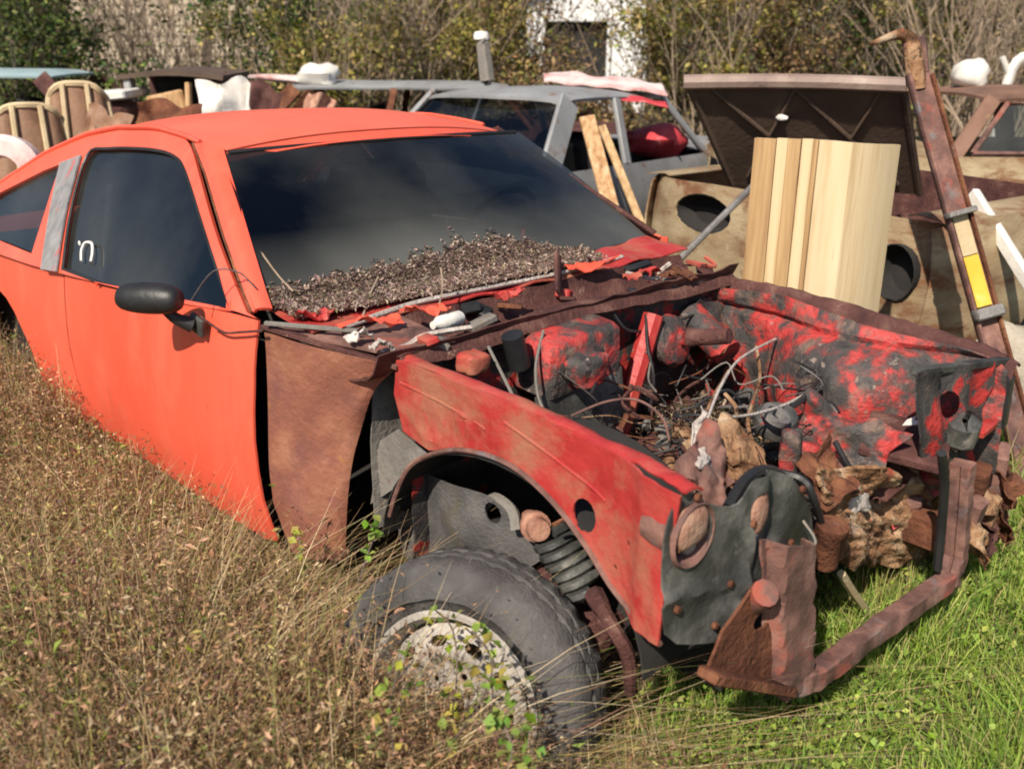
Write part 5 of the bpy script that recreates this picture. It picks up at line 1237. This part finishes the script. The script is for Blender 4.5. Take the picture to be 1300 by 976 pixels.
vine('green leafy sprig in front of the lower wheel', [(0.492, -1.05, 0.406), (0.49, -1.03, 0.454), (0.451, -1.01, 0.475), (0.468, -1, 0.517)], 46, .024, GG, .04)
vine('green sprig beside the rust plate behind the wheel', [(-0.032, -0.95, 0.501), (-0.02, -0.93, 0.57), (-0.013, -0.92, 0.604), (-0.024, -0.92, 0.626)], 18, .02, GG, .015)
vine('small green sprig below the rust plate', [(-0.325, -0.9, 0.355), (-0.359, -0.88, 0.416), (-0.4, -0.86, 0.444)], 16, .022, YG, .014)
vine('green sprig in the weeds left of the wheel', [(0.335, -1.15, 0.416), (0.288, -1.12, 0.467), (0.288, -1.1, 0.535)], 26, .02, YG, .035)

# ------------------------------------------------------------------ thicket
def shrub(name, label, p, h, wd, kind, seed, leaves=4500):
    r = random.Random(seed); g = np.random.default_rng(seed)
    T = thing(name, label, 'tree' if 'tree' in name else 'bush', (p[0], p[1], 0), group='thicket behind the wrecks')
    base = Vector((p[0], p[1], -.05))
    tm = MB(); tips = []
    ns = {'bare': 46, 'olive': 26, 'brown': 26, 'evergreen': 12, 'tree': 1}[kind]
    def limb(a, d, L, rad, lev):
        pts = [a]; q = Vector(d)
        for k in range(5):
            q = (q+Vector((r.uniform(-.22, .22), r.uniform(-.22, .22), r.uniform(-.05, .16)))).normalized()
            pts.append(pts[-1]+q*L/5)
        tm.tube(pts, [rad*(1-.16*k) for k in range(6)], 5, False)
        tips.extend([(pts[k], lev) for k in (2, 3, 4, 5)])
        if lev < (2 if kind in ('bare', 'tree') else 1):
            for k in range(4 if kind != 'tree' else 7):
                b = pts[r.randrange(2, 6)]
                limb(b, (q+Vector((r.uniform(-1, 1), r.uniform(-1, 1), r.uniform(-.1, .7)))).normalized(), L*r.uniform(.3, .6), rad*.45, lev+1)
    if kind == 'tree':
        limb(base, (r.uniform(-.08, .08), r.uniform(-.08, .08), 1), h, wd, 0)
    else:
        for k in range(ns):
            a = base+Vector((r.gauss(0, wd*.22), r.gauss(0, wd*.22), 0))
            limb(a, Vector((r.gauss(0, .3), r.gauss(0, .3), 1)).normalized(), h*r.uniform(.6, 1.05), .013 if kind != 'bare' else r.choice([.012, .016, .026]), 0)
    tm.build('trunk' if kind == 'tree' else 'stems', {'bare': 'barkpale', 'olive': 'barkpale', 'tree': 'barkpale' if seed % 2 else 'bark'}.get(kind, 'bark'), T, weld=False)
    cols = {'bare': ([(.28, .22, .17), (.20, .14, .10), (.34, .29, .24), (.16, .15, .07)], [3, 3, 2, 2]),
            'olive': ([(.28, .24, .06), (.36, .29, .10), (.19, .21, .05), (.40, .29, .13)], [4, 3, 3, 2]),
            'brown': ([(.24, .15, .075), (.32, .22, .11), (.18, .17, .06), (.14, .085, .05)], [3, 3, 2, 2]),
            'evergreen': ([(.07, .105, .025), (.12, .15, .04), (.18, .20, .06), (.05, .065, .02)], [4, 4, 2, 3]),
            'tree': ([(.10, .13, .035), (.18, .18, .06), (.07, .09, .03)], [1, 1, 1])}[kind]
    if kind == 'bare': leaves = int(leaves*.1)
    ti = np.array([tuple(t[0]) for t in tips])
    # clumped leaf cloud round the limb ends
    cl = ti[g.integers(0, len(ti), 26 if kind != 'tree' else 60)]
    P = cl[g.integers(0, len(cl), leaves)]+g.normal(0, g.choice([.10, .16, .26], (leaves, 1)) if kind != 'tree' else .3, (leaves, 3))*np.array([1, 1, .8])
    if kind == 'evergreen':
        k2 = leaves//2; th = g.uniform(0, 6.28, k2); zz = g.uniform(.1, 1, k2); rad = wd*.5*(.4+.6*np.sin(np.clip(zz, 0, 1)*3.0))*g.uniform(.6, 1.1, k2)
        P[:k2] = np.stack([p[0]+rad*np.cos(th), p[1]+rad*np.sin(th), zz*h], 1)+g.normal(0, .08, (k2, 3))
    P = P[P[:, 2] > .05]; n = len(P)
    C = palette(n, cols[0], cols[1], .3)
    V, F, CC = leaf_arrays(P, g.uniform(.03, .10, n)*(1.0 if kind != 'bare' else .7), C, .5, .55)
    fast('crown', V, F, CC, 'leaf', T)
SH = [
 (5, 12, 2.9, 1.6, 'evergreen', 'dark green evergreen bush above the pale blue roof'),
 (50, 11, 2.5, 1.2, 'evergreen', 'dark evergreen bush right above the pleated seats'),
 (150, 14, 2.9, 1.4, 'bare', 'grey twiggy shrub at the left end of the cream house'),
 (245, 14, 2.7, 1.0, 'bare', 'twiggy shrub at the right end of the cream house'),
 (200, 10.5, 1.0, 1.8, 'evergreen', 'low dark bush below the cream house wall'),
 (345, 12, 2.8, 1.0, 'evergreen', 'green bush above the black cargo box lid'),
 (360, 14, 3.1, 1.6, 'evergreen', 'dark green bush left of the pale purple stems'),
 (395, 11.5, 1.75, 1.2, 'olive', 'low yellowish bush above the white bag'),
 (455, 12.5, 2.8, 1.1, 'bare', 'pale bare stems left of the golden bush'),
 (510, 12, 2.9, 1.3, 'olive', 'golden olive bush left of the grey canister'),
 (575, 12.5, 3.0, 1.3, 'olive', 'golden olive bush directly behind the grey canister'),
 (630, 13, 3.0, .8, 'brown', 'brown bush just left of the white shed'),
 (690, 11.5, 1.1, .9, 'brown', 'small brown bush below the dark shed opening'),
 (770, 12, 1.15, 1.2, 'brown', 'low tan bush below the white shed wall'),
 (850, 13, 3.0, 1.2, 'olive', 'olive green bush right of the white shed'),
 (900, 12, 2.6, 1.3, 'olive', 'olive brown bush above the left corner of the raised hood'),
 (960, 13, 3.0, 1.4, 'brown', 'brown bush above the middle of the raised hood'),
 (1020, 12, 2.8, 1.2, 'brown', 'brown leaved shrub above the raised hood'),
 (1085, 13, 3.0, 1.4, 'evergreen', 'dark thicket bush left of the hooked post top'),
 (1140, 14, 3.0, 1.4, 'evergreen', 'dark bush directly behind the hooked post top'),
 (1200, 12, 2.8, 1.2, 'olive', 'golden shrub above the white bundle'),
 (1262, 11, 2.6, 1.2, 'bare', 'bare grey shrub at the right edge'),
 (1300, 14, 3.0, 1.4, 'brown', 'brown bush at the far right corner'),
 (420, 18, 4.0, 2.4, 'evergreen', 'tall evergreen far behind the pale bare stems'),
 (560, 19, 4.0, 2.6, 'evergreen', 'tall evergreen far behind the golden bushes'),
 (890, 19, 4.2, 2.8, 'evergreen', 'tall evergreen far behind the olive bushes at right of the shed'),
 (1050, 18, 4.0, 2.6, 'brown', 'tall brown thicket far behind the raised hood'),
 (1230, 18, 4.0, 2.6, 'brown', 'tall brown thicket far behind the bare shrubs at right'),
 (0, 18, 4.0, 2.2, 'brown', 'tall brown thicket far behind the evergreens at left'),
]
SHPOS = [(-12.07, 2.44), (-10.67, 2.37), (-13.15, 4.35), (-12.38, 5.13), (-9.21, 3.09), (-9.73, 4.82), (-11.46, 6.07), (-8.93, 4.87), (-9.40, 5.90), (-8.59, 5.98), (-8.54, 6.78), (-8.52, 7.54), (-6.98, 6.85), (-6.79, 7.80), (-6.88, 9.21), (-5.90, 8.71), (-6.06, 10.05), (-5.07, 9.55), (-5.12, 10.99), (-5.18, 12.44), (-3.83, 10.81), (-3.00, 10.14), (-3.89, 13.74), (-14.51, 8.98), (-13.86, 11.14), (-10.26, 14.80), (-7.99, 15.60), (-6.12, 17.49), (-18.85, 4.57)]
for i, (px, d, h, wd, kind, lab) in enumerate(SH):
    p = SHPOS[i]
    shrub('tall_bush' if h > 3.5 else 'bush', lab, p, h, wd, kind, 300+i, 5200 if kind == 'evergreen' else 4600)
TRPOS = [(-15.17, 6.81), (-12.46, 6.55), (-3.52, 11.12), (-6.77, 12.33), (-6.39, 14.21)]
TR = [(262, 'pale tree trunk beside the cream house'), (350, 'grey tree trunk in the evergreen bushes'), (1245, 'thin pale tree trunk leaning at upper right'), (1010, 'dark tree trunk above the raised hood'), (1110, 'grey tree trunk just left of the hooked post')]
for i, (px, lab) in enumerate(TR):
    shrub('slim_tree', lab, TRPOS[i], 6.5, .07 if i != 0 else .12, 'tree', 500+i, 700)

# far wood closing the view
def far_wood():
    n = 120000
    a = rng.uniform(math.radians(85), math.radians(190), n); r = rng.uniform(27, 38, n)
    z = rng.uniform(0, 1, n)**1.2*9
    P = np.stack([1.4+r*np.cos(a), -1.9+r*np.sin(a), z], 1)
    C = palette(n, [(.04, .05, .018), (.08, .075, .03), (.12, .085, .05), (.15, .115, .075), (.03, .035, .015)], [3, 3, 3, 1, 4], .3)
    V, F, CC = leaf_arrays(P, rng.uniform(.15, .42, n), C, .4, .6)
    tag(fast('far_wood', V, F, CC, 'leaf'), 'dim tangled woodland closing off the background', 'woodland', kind='stuff')
far_wood()
